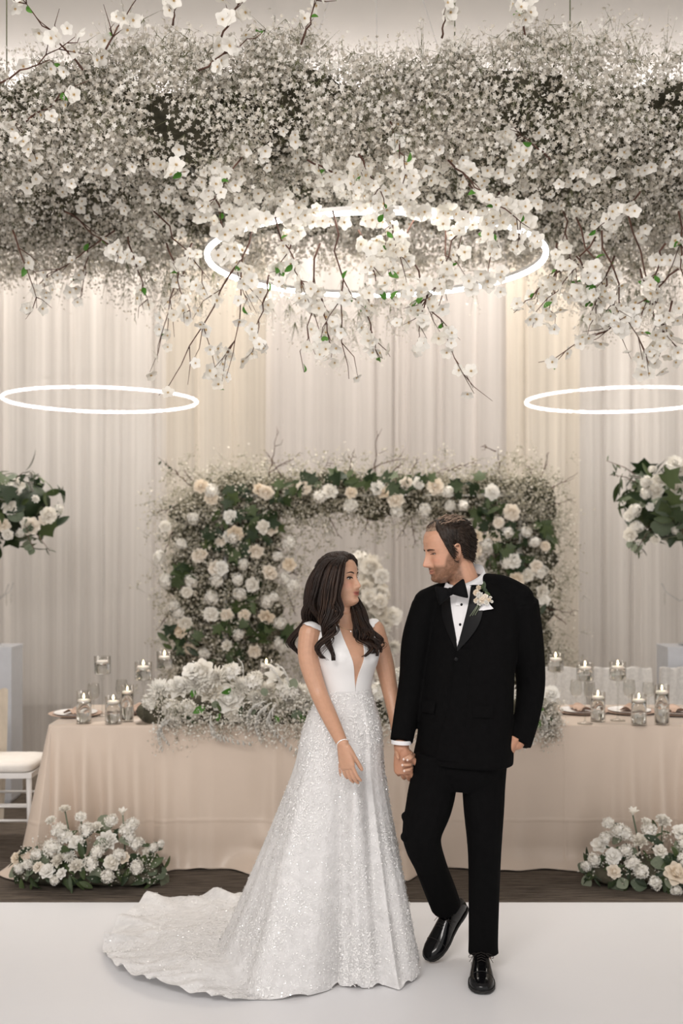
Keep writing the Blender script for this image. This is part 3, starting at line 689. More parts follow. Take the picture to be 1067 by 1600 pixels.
# loose tufts that hang below the slab and stick up along its front rim
tuft = []
for _ in range(260):
    x = crng.uniform(-2.2, 2.2); y = crng.uniform(5.0, 6.9); tuft.append((x, y, cloud_bottom(x, y)-abs(crng.normal())*.09))
for px, py, Y in ((890, 470, 6.3), (940, 500, 6.2), (1000, 500, 6.2), (1040, 480, 6.3), (1050, 430, 6.5), (210, 450, 6.5), (270, 460, 6.4), (330, 460, 6.4), (150, 420, 6.7), (30, 415, 6.8), (640, 500, 6.3), (180, 430, 6.6), (235, 462, 6.7), (300, 440, 6.7), (80, 425, 6.8), (420, 470, 6.6), (470, 520, 6.5), (520, 545, 6.5), (560, 500, 6.4), (610, 470, 6.4), (700, 450, 6.6), (860, 440, 6.6), (930, 470, 6.5), (1000, 450, 6.6), (960, 420, 6.6)):
    for _ in range(14): tuft.append(tuple(P(px+crng.normal()*26, py+crng.normal()*20, Y+crng.normal()*.1)))
rim = []
for _ in range(320):
    x = crng.uniform(-2.2, 2.2); rim.append((x, YC0+.05+crng.uniform(0, .3), cloud_bottom(x, YC0)+.40+.22*noise.noise((x*1.7, 3, 8))+abs(crng.normal())*.07))
gyps('babys_breath_rim', rim, CL, 14, .032, (.006, .0105), .10, crng, N=np.array([0, .3, -1.0]), off=CLO)
gyps('babys_breath_tuft', tuft, CL, 14, .035, (.006, .0105), .10, crng, N=np.array([0, 0, 1.0]), off=CLO)
nbl = [0]; mass_p = []; mass_n = []
def branch(p0, p1, nb, sag=.0, bs=(.027, .040), leaves=2, parent=CL, base=CLO, sub=4, r=.0048, cap=292):
    """one brown blossom branch: crooked main twig, side twigs, blossoms and a few fresh leaves"""
    p0, p1 = Vector(p0), Vector(p1); d = p1-p0; L = d.length; pts = []
    side = d.normalized().orthogonal()
    for i in range(9):
        t = i/8; pts.append(p0+d*t+Vector((random.uniform(-1, 1), random.uniform(-1, 1), random.uniform(-1, 1)))*.030*L*(1 if 0 < i else 0)+Vector((0, 0, -sag*t*t)))
    mb = MB(); mb.tube(pts, [r*(1-.72*i/8) for i in range(9)], 6); spots = [(pts[i], i/8) for i in range(2, 9)]
    for s in range(sub):
        i = random.randint(2, 7); q = pts[i]; v = (d.normalized()+Vector((random.uniform(-1, 1), random.uniform(-1, 1), random.uniform(-.9, .5)))*.9).normalized()*L*random.uniform(.18, .36)
        mid = q+v*.5+Vector((random.uniform(-1, 1), 0, random.uniform(-1, 1)))*.02
        mb.tube([q, mid, q+v], [r*.55, r*.4, r*.2], 5); spots += [(mid, .7), (q+v, .9), (q+v*.75, .8)]
    o = mb.build('branch', M['twig'], parent, True, True) if parent is CL else mb.build('twig', M['twig'], parent, True, True)
    for k in range(nb):
        c, t = random.choice(spots); c = c+Vector((random.gauss(0, 1), random.gauss(0, 1), random.gauss(0, 1)))*.022
        nrm = Vector((random.gauss(0, .6), random.gauss(-.7, .6), random.gauss(-.45, .5))); s = random.uniform(*bs)
        if nbl[0] < cap:
            inst('blossom', random.choice(BLOS), o, TRS(c-Vector(base), look(nrm), s)); nbl[0] += 1
        else: mass_p.append((c, nrm, s))
    for k in range(leaves):
        c, t = random.choice(spots)
        inst('leaf', LEAF_B, o, TRS(c-Vector(base), look(Vector((random.gauss(0, 1), -1, random.gauss(0, 1)))), random.uniform(.030, .05)))
    return o
def bpx(a, b, nb, **k): branch(P(*a), P(*b), nb, **k)
BR = [((960, 400, 5.05), (920, 520, 5.0), 9), ((1000, 420, 5.0), (1040, 530, 5.0), 10), ((870, 380, 5.1), (860, 500, 5.05), 7), ((1060, 420, 5.0), (960, 510, 4.95), 9), ((900, 400, 5.0), (940, 470, 4.95), 9), ((1050, 470, 5.0), (1020, 570, 5.0), 7),
      ((260, 380, 5.3), (300, 500, 5.2), 7), ((420, 430, 5.1), (400, 540, 5.05), 6), ((570, 450, 5.0), (590, 560, 4.95), 8), ((670, 440, 5.0), (650, 540, 5.0), 6), ((500, 450, 5.0), (520, 560, 4.95), 8), ((200, 370, 5.5), (235, 480, 5.4), 5),
      ((330, 300, 5.2), (392, 480, 5.1), 9), ((395, 350, 5.15), (352, 585, 5.0), 7), ((380, 400, 5.2), (246, 625, 5.05), 7), ((300, 380, 5.4), (240, 560, 5.3), 6),
      ((430, 340, 5.0), (480, 470, 4.9), 11), ((470, 330, 5.0), (430, 440, 4.95), 10), ((520, 330, 4.95), (545, 600, 4.9), 9), ((500, 380, 5.0), (470, 580, 5.0), 7),
      ((560, 360, 5.0), (600, 470, 4.9), 11), ((600, 320, 5.0), (640, 450, 4.9), 12), ((655, 330, 5.0), (600, 420, 4.95), 11), ((640, 400, 5.05), (735, 612, 5.0), 7),
      ((690, 330, 5.1), (700, 470, 5.0), 10), ((740, 320, 5.0), (660, 480, 5.0), 9), ((780, 300, 5.0), (760, 440, 4.95), 9), ((720, 280, 4.9), (830, 360, 4.8), 9),
      ((900, 340, 5.1), (970, 520, 5.0), 9), ((940, 360, 5.0), (1005, 585, 5.0), 9), ((980, 330, 5.1), (1060, 560, 5.0), 9), ((930, 370, 5.1), (850, 480, 5.0), 8),
      ((1010, 480, 5.1), (838, 568, 5.05), 6), ((1040, 380, 5.0), (1000, 500, 5.0), 8), ((880, 330, 5.2), (905, 480, 5.1), 8), ((1060, 330, 5.1), (1075, 520, 5.0), 8), ((880, 420, 5.1), (800, 490, 5.1), 5),
      ((180, 360, 5.6), (60, 440, 5.5), 5), ((140, 380, 5.8), (128, 470, 5.7), 3), ((100, 330, 5.3), (190, 400, 5.2), 5), ((20, 360, 5.2), (60, 480, 5.2), 4), ((240, 330, 5.3), (330, 440, 5.2), 6),
      ((0, 130, 4.6), (120, 60, 4.5), 4), ((130, 110, 4.6), (30, -10, 4.5), 4), ((150, 100, 4.6), (225, -20, 4.5), 4), ((310, 110, 4.6), (410, 50, 4.5), 5), ((345, 60, 4.6), (385, -20, 4.5), 4),
      ((470, 70, 4.6), (505, -20, 4.5), 2), ((40, 190, 4.65), (135, 125, 4.6), 3), ((820, 60, 4.7), (820, -10, 4.65), 5), ((690, 60, 4.75), (700, 0, 4.7), 3), ((270, 40, 4.7), (275, -20, 4.65), 3),
      ((560, 240, 4.75), (610, 330, 4.7), 10), ((610, 190, 4.7), (640, 280, 4.65), 9), ((700, 250, 4.8), (790, 330, 4.7), 8), ((380, 240, 4.8), (330, 320, 4.75), 6), ((480, 250, 4.8), (560, 290, 4.7), 8),
      ((10, 170, 4.7), (60, 250, 4.65), 6), ((860, 250, 4.8), (800, 200, 4.7), 3), ((1000, 300, 4.9), (930, 360, 4.8), 6), ((230, 250, 4.8), (290, 270, 4.7), 4)]
random.seed(11)
for a, b, n in BR: bpx(a, b, n+4, leaves=1 if n < 8 else 2)
# blossoms hanging before the ring lamp, so that it shows only in pieces
for x0, x1, y0, y1, n in ((335, 375, 345, 410, 11), (360, 470, 326, 362, 18), (440, 600, 318, 350, 26), (635, 700, 318, 352, 16), (700, 800, 325, 368, 16), (800, 845, 345, 385, 6), (735, 790, 425, 462, 8), (640, 665, 445, 470, 3), (380, 395, 425, 455, 3), (470, 480, 440, 470, 2), (545, 580, 445, 470, 3), (760, 850, 300, 340, 6)):
    for _ in range(n): mass_p.append((P(random.uniform(x0, x1), random.uniform(y0, y1), random.uniform(4.86, 4.98)), Vector((random.gauss(0, .4), -.9, random.gauss(-.4, .4))), random.uniform(.028, .042)))
# blossoms that sit loose on the underside, beyond the ones on branches
for _ in range(300):
    x = random.gauss(.1, .9); y = random.uniform(4.7, 6.0); mass_p.append((Vector((x, y, cloud_bottom(x, y)-.03-abs(random.gauss(0, .06)))), Vector((random.gauss(0, .4), -.7, -.7)), random.uniform(.022, .034)))
bvx = np.array([v.co[:] for v in BLOS[0].vertices]); mb = MB()
for c, n_, s in mass_p:
    q = look(n_); mb.add([c+q @ (v.co*s) for v in BLOS[1].vertices], [tuple(p.vertices) for p in BLOS[1].polygons]); mb.m[-len(BLOS[1].polygons):] = [p.material_index for p in BLOS[1].polygons]
o = mb.build('blossom_mass', [M['petal_w'], M['stamen']], CL, True, True); o['kind'] = 'stuff'
for x, y in ((-1.6, 5.2), (1.05, 5.0), (.52, 5.0), (1.9, 5.3), (-2.4, 6.4), (2.4, 6.4), (-.4, 6.5)):
    MB().tube([(x, y, 3.8), (x, y, CEIL-.004)], .003, 5).build('suspension_wire', M['gstem'], CL, True, True)
# ================================================================== flower arch behind the table
YA = 7.65; random.seed(5)
AR = empty('flower_arch', (P(570, 900, YA).x, YA, 0), 'rectangular flower arch of baby\'s breath, roses and dark leaves behind the couple', 'flower arch')
ARO = np.array(wloc(AR)); arng = np.random.default_rng(5)
k = YA/FPX
def A(px, py, dy=0): return P(px, py, YA+dy)
fr = MB(); zt = A(0, 775).z; xl, xr = A(355, 0).x, A(808, 0).x
for y in (-.12, .12):
    fr.tube([(xl, YA+y, 0), (xl, YA+y, zt), (xr, YA+y, zt), (xr, YA+y, 0)], .02, 8)
fr.box((xl-.25, YA-.2, 0), (xl+.25, YA+.2, .02)); fr.box((xr-.25, YA-.2, 0), (xr+.25, YA+.2, .02))
fr.build('frame', M['white_paint'], AR, True, True)
# rectangles of the arch in photo pixels: x range, y range, thickness front to back
AREAS = [(262, 452, 762, 1150, .24, 46), (300, 860, 738, 815, .18, 32), (748, 872, 766, 1150, .22, 40)]
cores = []
for py in range(800, 1160, 38):
    cores.append((A(352+random.uniform(-8, 8), py), (.40, .14, .14))); cores.append((A(811+random.uniform(-5, 5), py), (.25, .13, .14)))
for px in range(330, 850, 36): cores.append((A(px, 776+random.uniform(-6, 6)), (.14, .12, .15)))
lumpy('dark_gap_core', cores, M['core'], AR, amp=.05)
def arch_pts(n, rng, grow=1.0):
    w = np.array([(a[1]-a[0])*(a[3]-a[2]) for a in AREAS], float); w[1] *= 1.25; w /= w.sum(); out = []
    for i in rng.choice(3, n, p=w):
        x0, x1, y0, y1, th, soft = AREAS[i]
        px = rng.uniform(x0, x1)+rng.normal()*soft*.42*grow; py = rng.uniform(y0, y1)+rng.normal()*soft*.40*grow
        if i == 1 and py > 815: py += 0
        edge = max(0, 1-((px-(x0+x1)/2)/((x1-x0)/2+soft))**2) if i != 1 else 1
        dy = -th*(.35+.65*edge**.5)*rng.uniform(.55, 1.05) if rng.random() < .74 else th*rng.uniform(-.6, .9)
        out.append(tuple(A(px, py, dy)))
    return np.array(out)
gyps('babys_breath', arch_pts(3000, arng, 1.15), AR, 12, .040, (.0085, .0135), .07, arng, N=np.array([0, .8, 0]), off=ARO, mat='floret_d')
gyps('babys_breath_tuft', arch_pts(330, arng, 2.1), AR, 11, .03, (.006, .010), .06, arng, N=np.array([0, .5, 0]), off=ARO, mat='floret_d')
def front(nx=0.0, nz=.0, j=.35): return Vector((nx+random.gauss(0, j), -1, nz+random.gauss(0, j)))
# roses seen in the photograph, pixel positions
ROS = [(258, 822), (314, 760), (330, 778), (360, 808), (404, 765), (416, 768), (358, 838), (400, 860), (318, 865), (346, 888), (310, 868), (368, 833), (292, 925), (338, 888), (420, 895), (395, 914), (424, 897),
       (282, 985), (290, 973), (355, 961), (382, 961), (330, 960), (417, 963), (297, 1012), (355, 1009), (398, 1017), (475, 762), (515, 768), (548, 770), (425, 827), (412, 824), (452, 882), (346, 845),
       (590, 763), (600, 770), (634, 755), (653, 755), (680, 760), (618, 782), (768, 769), (779, 817), (800, 800), (801, 877), (743, 840), (852, 853), (824, 899), (770, 840), (806, 905), (850, 938), (742, 860), (838, 885), (846, 925)]
for i, (px, py) in enumerate(ROS):
    s = random.uniform(.040, .052) if i % 4 else random.uniform(.030, .038)
    o = inst('rose', random.choice(ROSE_C if i % 3 else ROSE_W), AR, TRS(A(px, py, -.27+random.uniform(0, .03))-Vector(ARO), look(front()), s))
for i, (px, py) in enumerate([(330, 770), (300, 810), (285, 850), (340, 905), (375, 925), (300, 905), (330, 935), (270, 945), (445, 905), (372, 990), (320, 1020), (420, 940), (436, 975), (545, 790), (700, 790), (620, 800), (735, 835), (760, 850), (822, 830),
                              (790, 880), (830, 960), (845, 895), (700, 770), (660, 800), (250, 870), (262, 905), (380, 880), (450, 850), (440, 1010), (280, 960)]):
    inst('flower_cluster', random.choice(HYD), AR, TRS(A(px, py, -.24)-Vector(ARO), look(front()), random.uniform(.038, .058)))
for i, (px, py) in enumerate([(365, 843), (440, 870), (372, 900), (425, 930), (452, 915), (790, 830), (832, 845), (722, 788), (440, 1000), (500, 775), (820, 930)]):
    inst('stock_spike', STOCK, AR, TRS(A(px, py, -.24)-Vector(ARO), look(front(0, -.3)), random.uniform(.034, .046)))
# clumps of dark leaves
LP = [(362, 775, 24, 14), (385, 800, 22, 16), (420, 815, 18, 16), (330, 830, 22, 16), (345, 855, 26, 18), (375, 865, 20, 14), (395, 830, 14, 16), (440, 770, 22, 12), (480, 755, 18, 12), (540, 748, 30, 10), (575, 752, 24, 10), (615, 752, 26, 8), (650, 752, 18, 8),
      (720, 760, 18, 10), (765, 790, 20, 18), (755, 820, 20, 20), (790, 845, 18, 20), (820, 865, 16, 22), (800, 890, 20, 16), (770, 870, 16, 18), (850, 830, 14, 18), (372, 960, 18, 22), (350, 990, 20, 20), (300, 1000, 22, 18), (270, 1000, 16, 16), (360, 1025, 22, 12),
      (410, 985, 12, 14), (396, 925, 12, 14), (450, 990, 10, 10), (838, 985, 10, 22), (820, 960, 12, 20), (290, 890, 12, 14)]
nl = 0
for px, py, sx, sy in LP:
    for q in range(9):
        if nl >= 290: break
        nl += 1
        inst('leaf', random.choice((LEAF_I, LEAF_I, LEAF_L)), AR, TRS(A(px+random.gauss(0, sx*.6), py+random.gauss(0, sy*.6), -.25+random.uniform(-.03, .04))-Vector(ARO), look(front(0, .1, .5)), random.uniform(.06, .11)))
for a, b in (((300, 760), (246, 715)), ((290, 790), (244, 800)), ((270, 830), (252, 880)), ((420, 745), (432, 672)), ((415, 740), (470, 710)), ((440, 745), (415, 705)), ((585, 745), (590, 672)), ((575, 735), (630, 712)), ((545, 740), (552, 705)), ((640, 740), (655, 715)),
             ((700, 735), (750, 718)), ((780, 745), (778, 700)), ((775, 705), (755, 698)), ((850, 770), (902, 740)), ((845, 750), (856, 706)), ((860, 790), (898, 778)), ((830, 740), (826, 728)), ((440, 870), (466, 905)), ((445, 900), (470, 890)), ((450, 930), (462, 960)), ((865, 900), (880, 930)),
             ((850, 950), (896, 958)), ((865, 960), (885, 975)), ((500, 745), (515, 715)), ((300, 750), (286, 735)), ((610, 740), (640, 714)), ((660, 745), (700, 732)), ((262, 960), (245, 985)), ((510, 800), (530, 838)), ((575, 805), (570, 835)), ((640, 800), (650, 850)), ((640, 810), (620, 845))):
    branch(A(*a, -.1), A(*b, -.16), 0, leaves=0, parent=AR, base=ARO, sub=3, r=.0045)
    for q in range(4):
        t = random.uniform(.45, 1.05); c = A(a[0]+(b[0]-a[0])*t+random.gauss(0, 5), a[1]+(b[1]-a[1])*t+random.gauss(0, 5), -.15)
        if nl < 300: inst('leaf', LEAF_L, AR, TRS(c-Vector(ARO), look(front()), random.uniform(.02, .035))); nl += 1

# ================================================================== garland along the head table
random.seed(9); grng = np.random.default_rng(9)
YG = YT0+.06
GA = empty('table_garland', (P(545, 0, YG).x, YG, CZ), 'long garland of white dahlias, roses and baby\'s breath draped over the table front', 'garland')
GAO = Vector(wloc(GA))
def gpt(px, py, dy): return P(px, py, YG+dy)
cores = [(gpt(px, 1110+random.uniform(-6, 6), .09), (.13, .12, .075)) for px in range(250, 860, 34)]
lumpy('dark_gap_core', cores, M['core'], GA, amp=.03)
C = []
for _ in range(520):
    px = grng.uniform(240, 868); py = 1128+grng.normal()*15
    C.append(tuple(gpt(px, py, -.10+grng.normal()*.03)))
for _ in range(150):
    C.append(tuple(gpt(grng.uniform(840, 872), 1128+grng.normal()*14, -.06+grng.normal()*.03)))
gyps('babys_breath', C, GA, 13, .024, (.0055, .0095), .05, grng, N=np.array([0, .6, .5]), off=np.array(GAO), sw=.002)
BIG = [(250, 1082, .080, 'd'), (232, 1100, .05, 'h'), (282, 1078, .075, 'r'), (308, 1070, .085, 'd'), (300, 1050, .05, 'w'), (318, 1048, .06, 'w'), (340, 1060, .07, 'd'), (365, 1055, .06, 'h'), (330, 1085, .07, 'r'), (355, 1095, .085, 'p'), (375, 1075, .07, 'd'), (395, 1068, .06, 'h'), (402, 1092, .06, 'd'),
       (420, 1082, .07, 'd'), (436, 1062, .055, 't'), (448, 1080, .07, 'h'), (455, 1098, .07, 'd'), (468, 1085, .07, 'd'), (440, 1105, .055, 'd'), (270, 1105, .06, 'h'), (295, 1108, .06, 'h'), (270, 1128, .055, 'h'), (300, 1120, .05, 'h'), (365, 1115, .05, 'w'), (480, 1100, .07, 'd'), (500, 1080, .07, 'd'),
       (600, 1075, .06, 'd'), (616, 1062, .055, 'h'), (588, 1085, .06, 'h'), (605, 1100, .06, 'd'), (620, 1085, .05, 'r'), (630, 1055, .045, 'h'), (640, 1090, .06, 'd'), (690, 1085, .07, 'd'), (740, 1090, .07, 'r'), (790, 1085, .07, 'd'), (830, 1092, .06, 'h'), (855, 1098, .055, 'h'), (860, 1085, .045, 'w'), (550, 1085, .07, 'd'), (660, 1070, .06, 'h'), (720, 1070, .06, 'h'), (770, 1070, .06, 'h')]
for px, py, s, kd in BIG:
    me, nm = {'d': (random.choice(DAHL), 'dahlia'), 'h': (random.choice(HYD), 'flower_cluster'), 'r': (random.choice(RANU), 'ranunculus'), 'w': (random.choice(ROSE_W), 'rose'), 'p': (ROSE_W[0], 'peony'), 't': (TULIP, 'tulip')}[kd]
    inst(nm, me, GA, TRS(gpt(px, py, -.03+random.uniform(-.03, .03))-GAO, look(front(0, .55, .3)), s*.92))
for px, py in [(330, 1100), (345, 1112), (310, 1130), (340, 1128), (375, 1120), (400, 1110), (460, 1060), (410, 1075), (360, 1075), (300, 1090), (455, 1120), (430, 1118), (470, 1115), (320, 1105), (285, 1120), (615, 1110), (628, 1120), (850, 1110), (862, 1120), (845, 1125)]:
    inst('leaf', random.choice((LEAF_L, LEAF_R, LEAF_B)), GA, TRS(gpt(px, py, -.11)-GAO, look(front(0, .2)), random.uniform(.04, .07)))
# feathery plumes that hang over the edge of the table
for px, py, ang, s, kx, dn in ((270, 1122, 2.2, .20, 0, .6), (262, 1118, 2.55, .17, 0, .5), (330, 1118, 3.10, .24, 2, .9), (425, 1098, 2.25, .24, 0, .2), (432, 1100, 2.55, .26, 2, .35), (415, 1096, 2.0, .20, 0, .1), (845, 1112, 3.7, .20, 2, .7), (440, 1070, .55, .17, 1, -.9), (452, 1072, .35, .15, 1, -1), (380, 1055, .1, .1, 1, -1)):
    # local +Y of the plume is turned in the picture plane: angle from straight up, clockwise negative
    R = Matrix.Rotation(math.radians(90), 4, 'X')
    q = Matrix.Translation(gpt(px, py, -.13)-GAO) @ Matrix.Rotation(ang, 4, 'Y').inverted() @ R @ Matrix.Rotation(math.pi/2 if ang < 3.4 else -math.pi/2, 4, 'Y') @ Matrix.Scale(s, 4)
    inst('plume', PLUME[kx], GA, q)

# ================================================================== bouquets on the floor
def bouquet(c, w, d, h, label, seed, heads, stems=()):
    """low mound: dark leaves below, white flowers above; heads = (kind, dx, height, size) across the front"""
    random.seed(seed); rng = np.random.default_rng(seed)
    o = empty('floor_bouquet', c, label, 'bouquet', 'floor bouquets at the table ends'); c = Vector(c)
    lumpy('dark_gap_core', [((c.x+dx*w*.5, c.y, h*.22), (w*.24, d*.38, h*.24)) for dx in (-.55, -.1, .3, .6)], M['core'], o, amp=.015)
    def surf(u, v):                       # u -1..1 across, v 0..1 up over the mound
        x = u*w*.5; a = v*math.pi*.5; r = math.sqrt(max(0, 1-u*u*.85))
        return Vector((x, -d*.5*r*math.cos(a), .03+h*.78*r*math.sin(a)))
    for i in range(120):
        u = random.uniform(-1.05, 1.05); v = random.uniform(0, .35) if i < 90 else random.uniform(.3, 1)
        p = surf(u, v); n = Vector((u*.9, -1, .25+v)); q = look(n+Vector((random.gauss(0, .4), 0, random.gauss(0, .4))))
        inst('leaf', random.choice((LEAF_N, LEAF_L, LEAF_L, LEAF_R)), o, TRS(p+Vector((0, .015, .01)), q, random.uniform(.05, .10)))
    C = [tuple(surf(rng.uniform(-1, 1), rng.uniform(.05, 1))+c) for _ in range(70)]
    gyps('babys_breath', C, o, 9, .020, (.004, .007), .04, rng, N=np.array([0, .7, -.4]), off=np.array(c), sw=.0015)
    for kd, dx, hz, s in heads:
        u = dx/(w*.5); vv = min(1, max(.03, hz/(h*.80))); r = math.sqrt(max(.05, 1-min(1, u*u)*.8)); a = math.asin(min(1, vv/r)) if vv < r else 1.5
        p = Vector((dx, -d*.5*r*math.cos(a)-.01, hz)); n = Vector((u*.5, -1, .4+.9*vv))
        me, nm = {'w': (random.choice(ROSE_W), 'rose'), 'c': (random.choice(ROSE_C), 'rose'), 'r': (random.choice(RANU), 'ranunculus'), 'd': (random.choice(DAHL), 'dahlia'), 'h': (random.choice(HYD), 'flower_cluster'), 's': (STOCK, 'stock_spike'), 't': (TULIP, 'tulip')}[kd]
        inst(nm, me, o, TRS(p, look(n+Vector((random.gauss(0, .2), 0, random.gauss(0, .2)))), s*.88))
    for kd, dx, hz, s, bx in stems:       # flowers standing clear of the mound on their stalks
        p = Vector((dx, -.02, hz)); MB().tube([(bx, 0, h*.45), ((bx+dx)/2+.004, -.01, (h*.45+hz)/2), (dx, -.02, hz)], .004, 6).build('stalk', M['leaf_g'], o)
        me, nm = {'r': (RANU[0], 'ranunculus'), 't': (TULIP, 'tulip'), 'w': (ROSE_W[1], 'rose'), 'h': (HYD[0], 'flower_cluster')}[kd]
        inst(nm, me, o, TRS(p, look(Vector((dx-bx, -.35, 1))), s))
YQ = 5.58
kq = YQ/FPX
def hd(px, py, cx): return ((px-cx)*kq, CAMZ-(py-HOR)*kq)
def lst(L, cx): return [(kd, *hd(px, py, cx), s) for kd, px, py, s in L]
LQ = [('r', 82, 1282, .030), ('h', 95, 1300, .045), ('h', 88, 1322, .055), ('h', 105, 1310, .05), ('w', 125, 1313, .045), ('h', 138, 1298, .045), ('r', 152, 1293, .036), ('r', 171, 1312, .055), ('h', 175, 1284, .04), ('h', 200, 1300, .05), ('h', 208, 1290, .04), ('s', 205, 1312, .03), ('h', 215, 1320, .045),
      ('r', 130, 1342, .040), ('r', 103, 1335, .042), ('w', 85, 1350, .04), ('w', 108, 1352, .028), ('h', 150, 1340, .045), ('w', 182, 1338, .040), ('h', 192, 1330, .04), ('c', 199, 1332, .032), ('h', 178, 1358, .042), ('h', 218, 1347, .042), ('w', 232, 1331, .03), ('h', 240, 1325, .03), ('s', 250, 1320, .022), ('c', 70, 1345, .03),
      ('s', 55, 1345, .03), ('s', 42, 1352, .028), ('c', 28, 1340, .032), ('h', 66, 1330, .035), ('h', 160, 1325, .04), ('d', 118, 1330, .04), ('h', 98, 1362, .03)]
bouquet(P(138, 0, YQ)*Vector((1, 1, 0)) if False else Vector((P(138, 0, YQ).x, YQ, 0)), .74, .30, .30, 'white flower mound on the floor by the left table corner', 41, lst(LQ, 138),
        [('r', *hd(103, 1265, 138), .028, hd(113, 0, 138)[0]), ('t', *hd(193, 1272, 138), .022, hd(195, 0, 138)[0]), ('h', *hd(128, 1278, 138), .030, hd(130, 0, 138)[0])])
RQ = [('h', 950, 1288, .035), ('h', 965, 1300, .045), ('h', 975, 1305, .045), ('r', 1007, 1284, .028), ('h', 1010, 1298, .045), ('r', 1034, 1284, .042), ('r', 996, 1312, .045), ('w', 935, 1320, .042), ('h', 945, 1310, .04), ('w', 952, 1332, .042), ('h', 925, 1342, .042), ('c', 950, 1352, .036), ('h', 978, 1340, .042), ('h', 990, 1350, .045),
      ('c', 1042, 1352, .060), ('w', 1022, 1322, .035), ('h', 1008, 1365, .04), ('h', 1042, 1376, .035), ('h', 1060, 1316, .05), ('w', 1062, 1300, .045), ('h', 1065, 1345, .045), ('s', 915, 1352, .03), ('h', 1058, 1335, .05), ('w', 1090, 1320, .05), ('r', 1110, 1345, .045), ('h', 1085, 1350, .05), ('h', 1120, 1325, .05), ('h', 970, 1325, .04), ('w', 1100, 1300, .04), ('s', 1150, 1350, .03)]
bouquet(Vector((P(1030, 0, YQ).x, YQ, 0)), .76, .30, .30, 'white flower mound on the floor before the right half of the table', 43, lst(RQ, 1030),
        [('t', *hd(987, 1272, 1030), .024, hd(1000, 0, 1030)[0]), ('r', *hd(1033, 1280, 1030), .03, hd(1030, 0, 1030)[0])])

# ================================================================== tall arrangements on the glass stands
def tall(c, r, label, seed, heads):
    random.seed(seed); rng = np.random.default_rng(seed); c = Vector(c)
    o = empty('tall_arrangement', c-Vector((0, 0, r*.55)), label, 'flower arrangement', 'tall arrangements on glass stands'); B = Vector(o.location)
    lumpy('dark_gap_core', [((c.x, c.y, c.z), (r*.74, r*.62, r*.46))], M['leaf'], o, amp=.05)
    for i in range(232):
        d = Vector((random.gauss(0, 1), random.gauss(-.2, 1), random.gauss(0, .75))).normalized(); rr = r*random.uniform(.55, 1.0)
        p = c+Vector((d.x, d.y, d.z*.72))*rr
        inst('leaf', random.choice((LEAF_L, LEAF_I, LEAF_N)) if i % 9 else LEAF_R, o, TRS(p-B, look(d+Vector((random.gauss(0, .6), random.gauss(0, .6), random.gauss(0, .6)))), random.uniform(.09, .17)))
    for px, py, s, kd in heads:
        p = P(px, py, c.y-r*.62); me, nm = {'w': (random.choice(ROSE_W), 'rose'), 'c': (random.choice(ROSE_C), 'rose'), 'h': (random.choice(HYD), 'flower_cluster'), 's': (STOCK, 'stock_spike'), 'r': (RANU[0], 'ranunculus')}[kd]
        n = (p-c).normalized()+Vector((0, -.7, .2)); inst(nm, me, o, TRS(p-B, look(n), s*.82))
    for k_ in range(9):                                    # loose eucalyptus and drooping twigs
        a = random.uniform(0, 6.28); d = Vector((math.cos(a), math.sin(a)*.6-.2, random.uniform(-.75, .7))); p0 = c+d*r*.6; p1 = c+d*r*random.uniform(1.05, 1.35)+Vector((0, 0, -.05))
        MB().tube([p0, (p0+p1)/2+Vector((0, 0, .02)), p1], [.004, .003, .002], 5).build('twig', M['twig'], o, True, True)
        for q in range(7):
            t = .25+q*.12; p = p0.lerp(p1, t); inst('leaf', LEAF_R if k_ % 2 else LEAF_N, o, TRS(p-B, look(Vector((random.gauss(0, 1), -1, random.gauss(0, 1)))), .045+.03*random.random()))
    for k_ in range(6):
        a = random.uniform(.3, 2.8); d = Vector((math.cos(a), -.4, abs(math.sin(a)))); inst('plume', PLUME[1], o, TRS(c+d*r*.62-B, look(d.cross(Vector((1, 0, 0)))), random.uniform(.14, .20)))
YS = 7.43
tall(P(2, 792, YS), .43, 'tall dark green and white arrangement at the left edge', 51, [(5, 770, .08, 'h'), (22, 765, .06, 'h'), (28, 758, .05, 'w'), (15, 793, .055, 'w'), (48, 822, .062, 'c'), (42, 818, .045, 'w'), (75, 805, .06, 'w'), (68, 812, .04, 'c'), (32, 832, .04, 'h'), (5, 820, .05, 'c'), (55, 780, .03, 'r'), (92, 795, .035, 'h'), (12, 835, .04, 'w'), (-30, 780, .07, 'w'), (-40, 820, .06, 'c')])
tall(P(1058, 790, YS), .43, 'tall dark green and white arrangement at the right edge', 53, [(1054, 725, .06, 'w'), (1060, 735, .06, 'w'), (1030, 752, .055, 'w'), (1012, 757, .05, 's'), (1025, 768, .055, 'w'), (1010, 772, .05, 'h'), (1016, 792, .03, 'w'), (1028, 791, .036, 'r'), (993, 798, .055, 'h'), (983, 806, .04, 'w'), (996, 823, .055, 'h'), (985, 835, .05, 'w'),
      (1058, 778, .075, 'h'), (1062, 765, .06, 'w'), (1024, 842, .035, 'w'), (1000, 850, .03, 'h'), (1055, 828, .035, 'h'), (1020, 735, .035, 'h'), (1090, 760, .07, 'w'), (1100, 800, .07, 'h')])

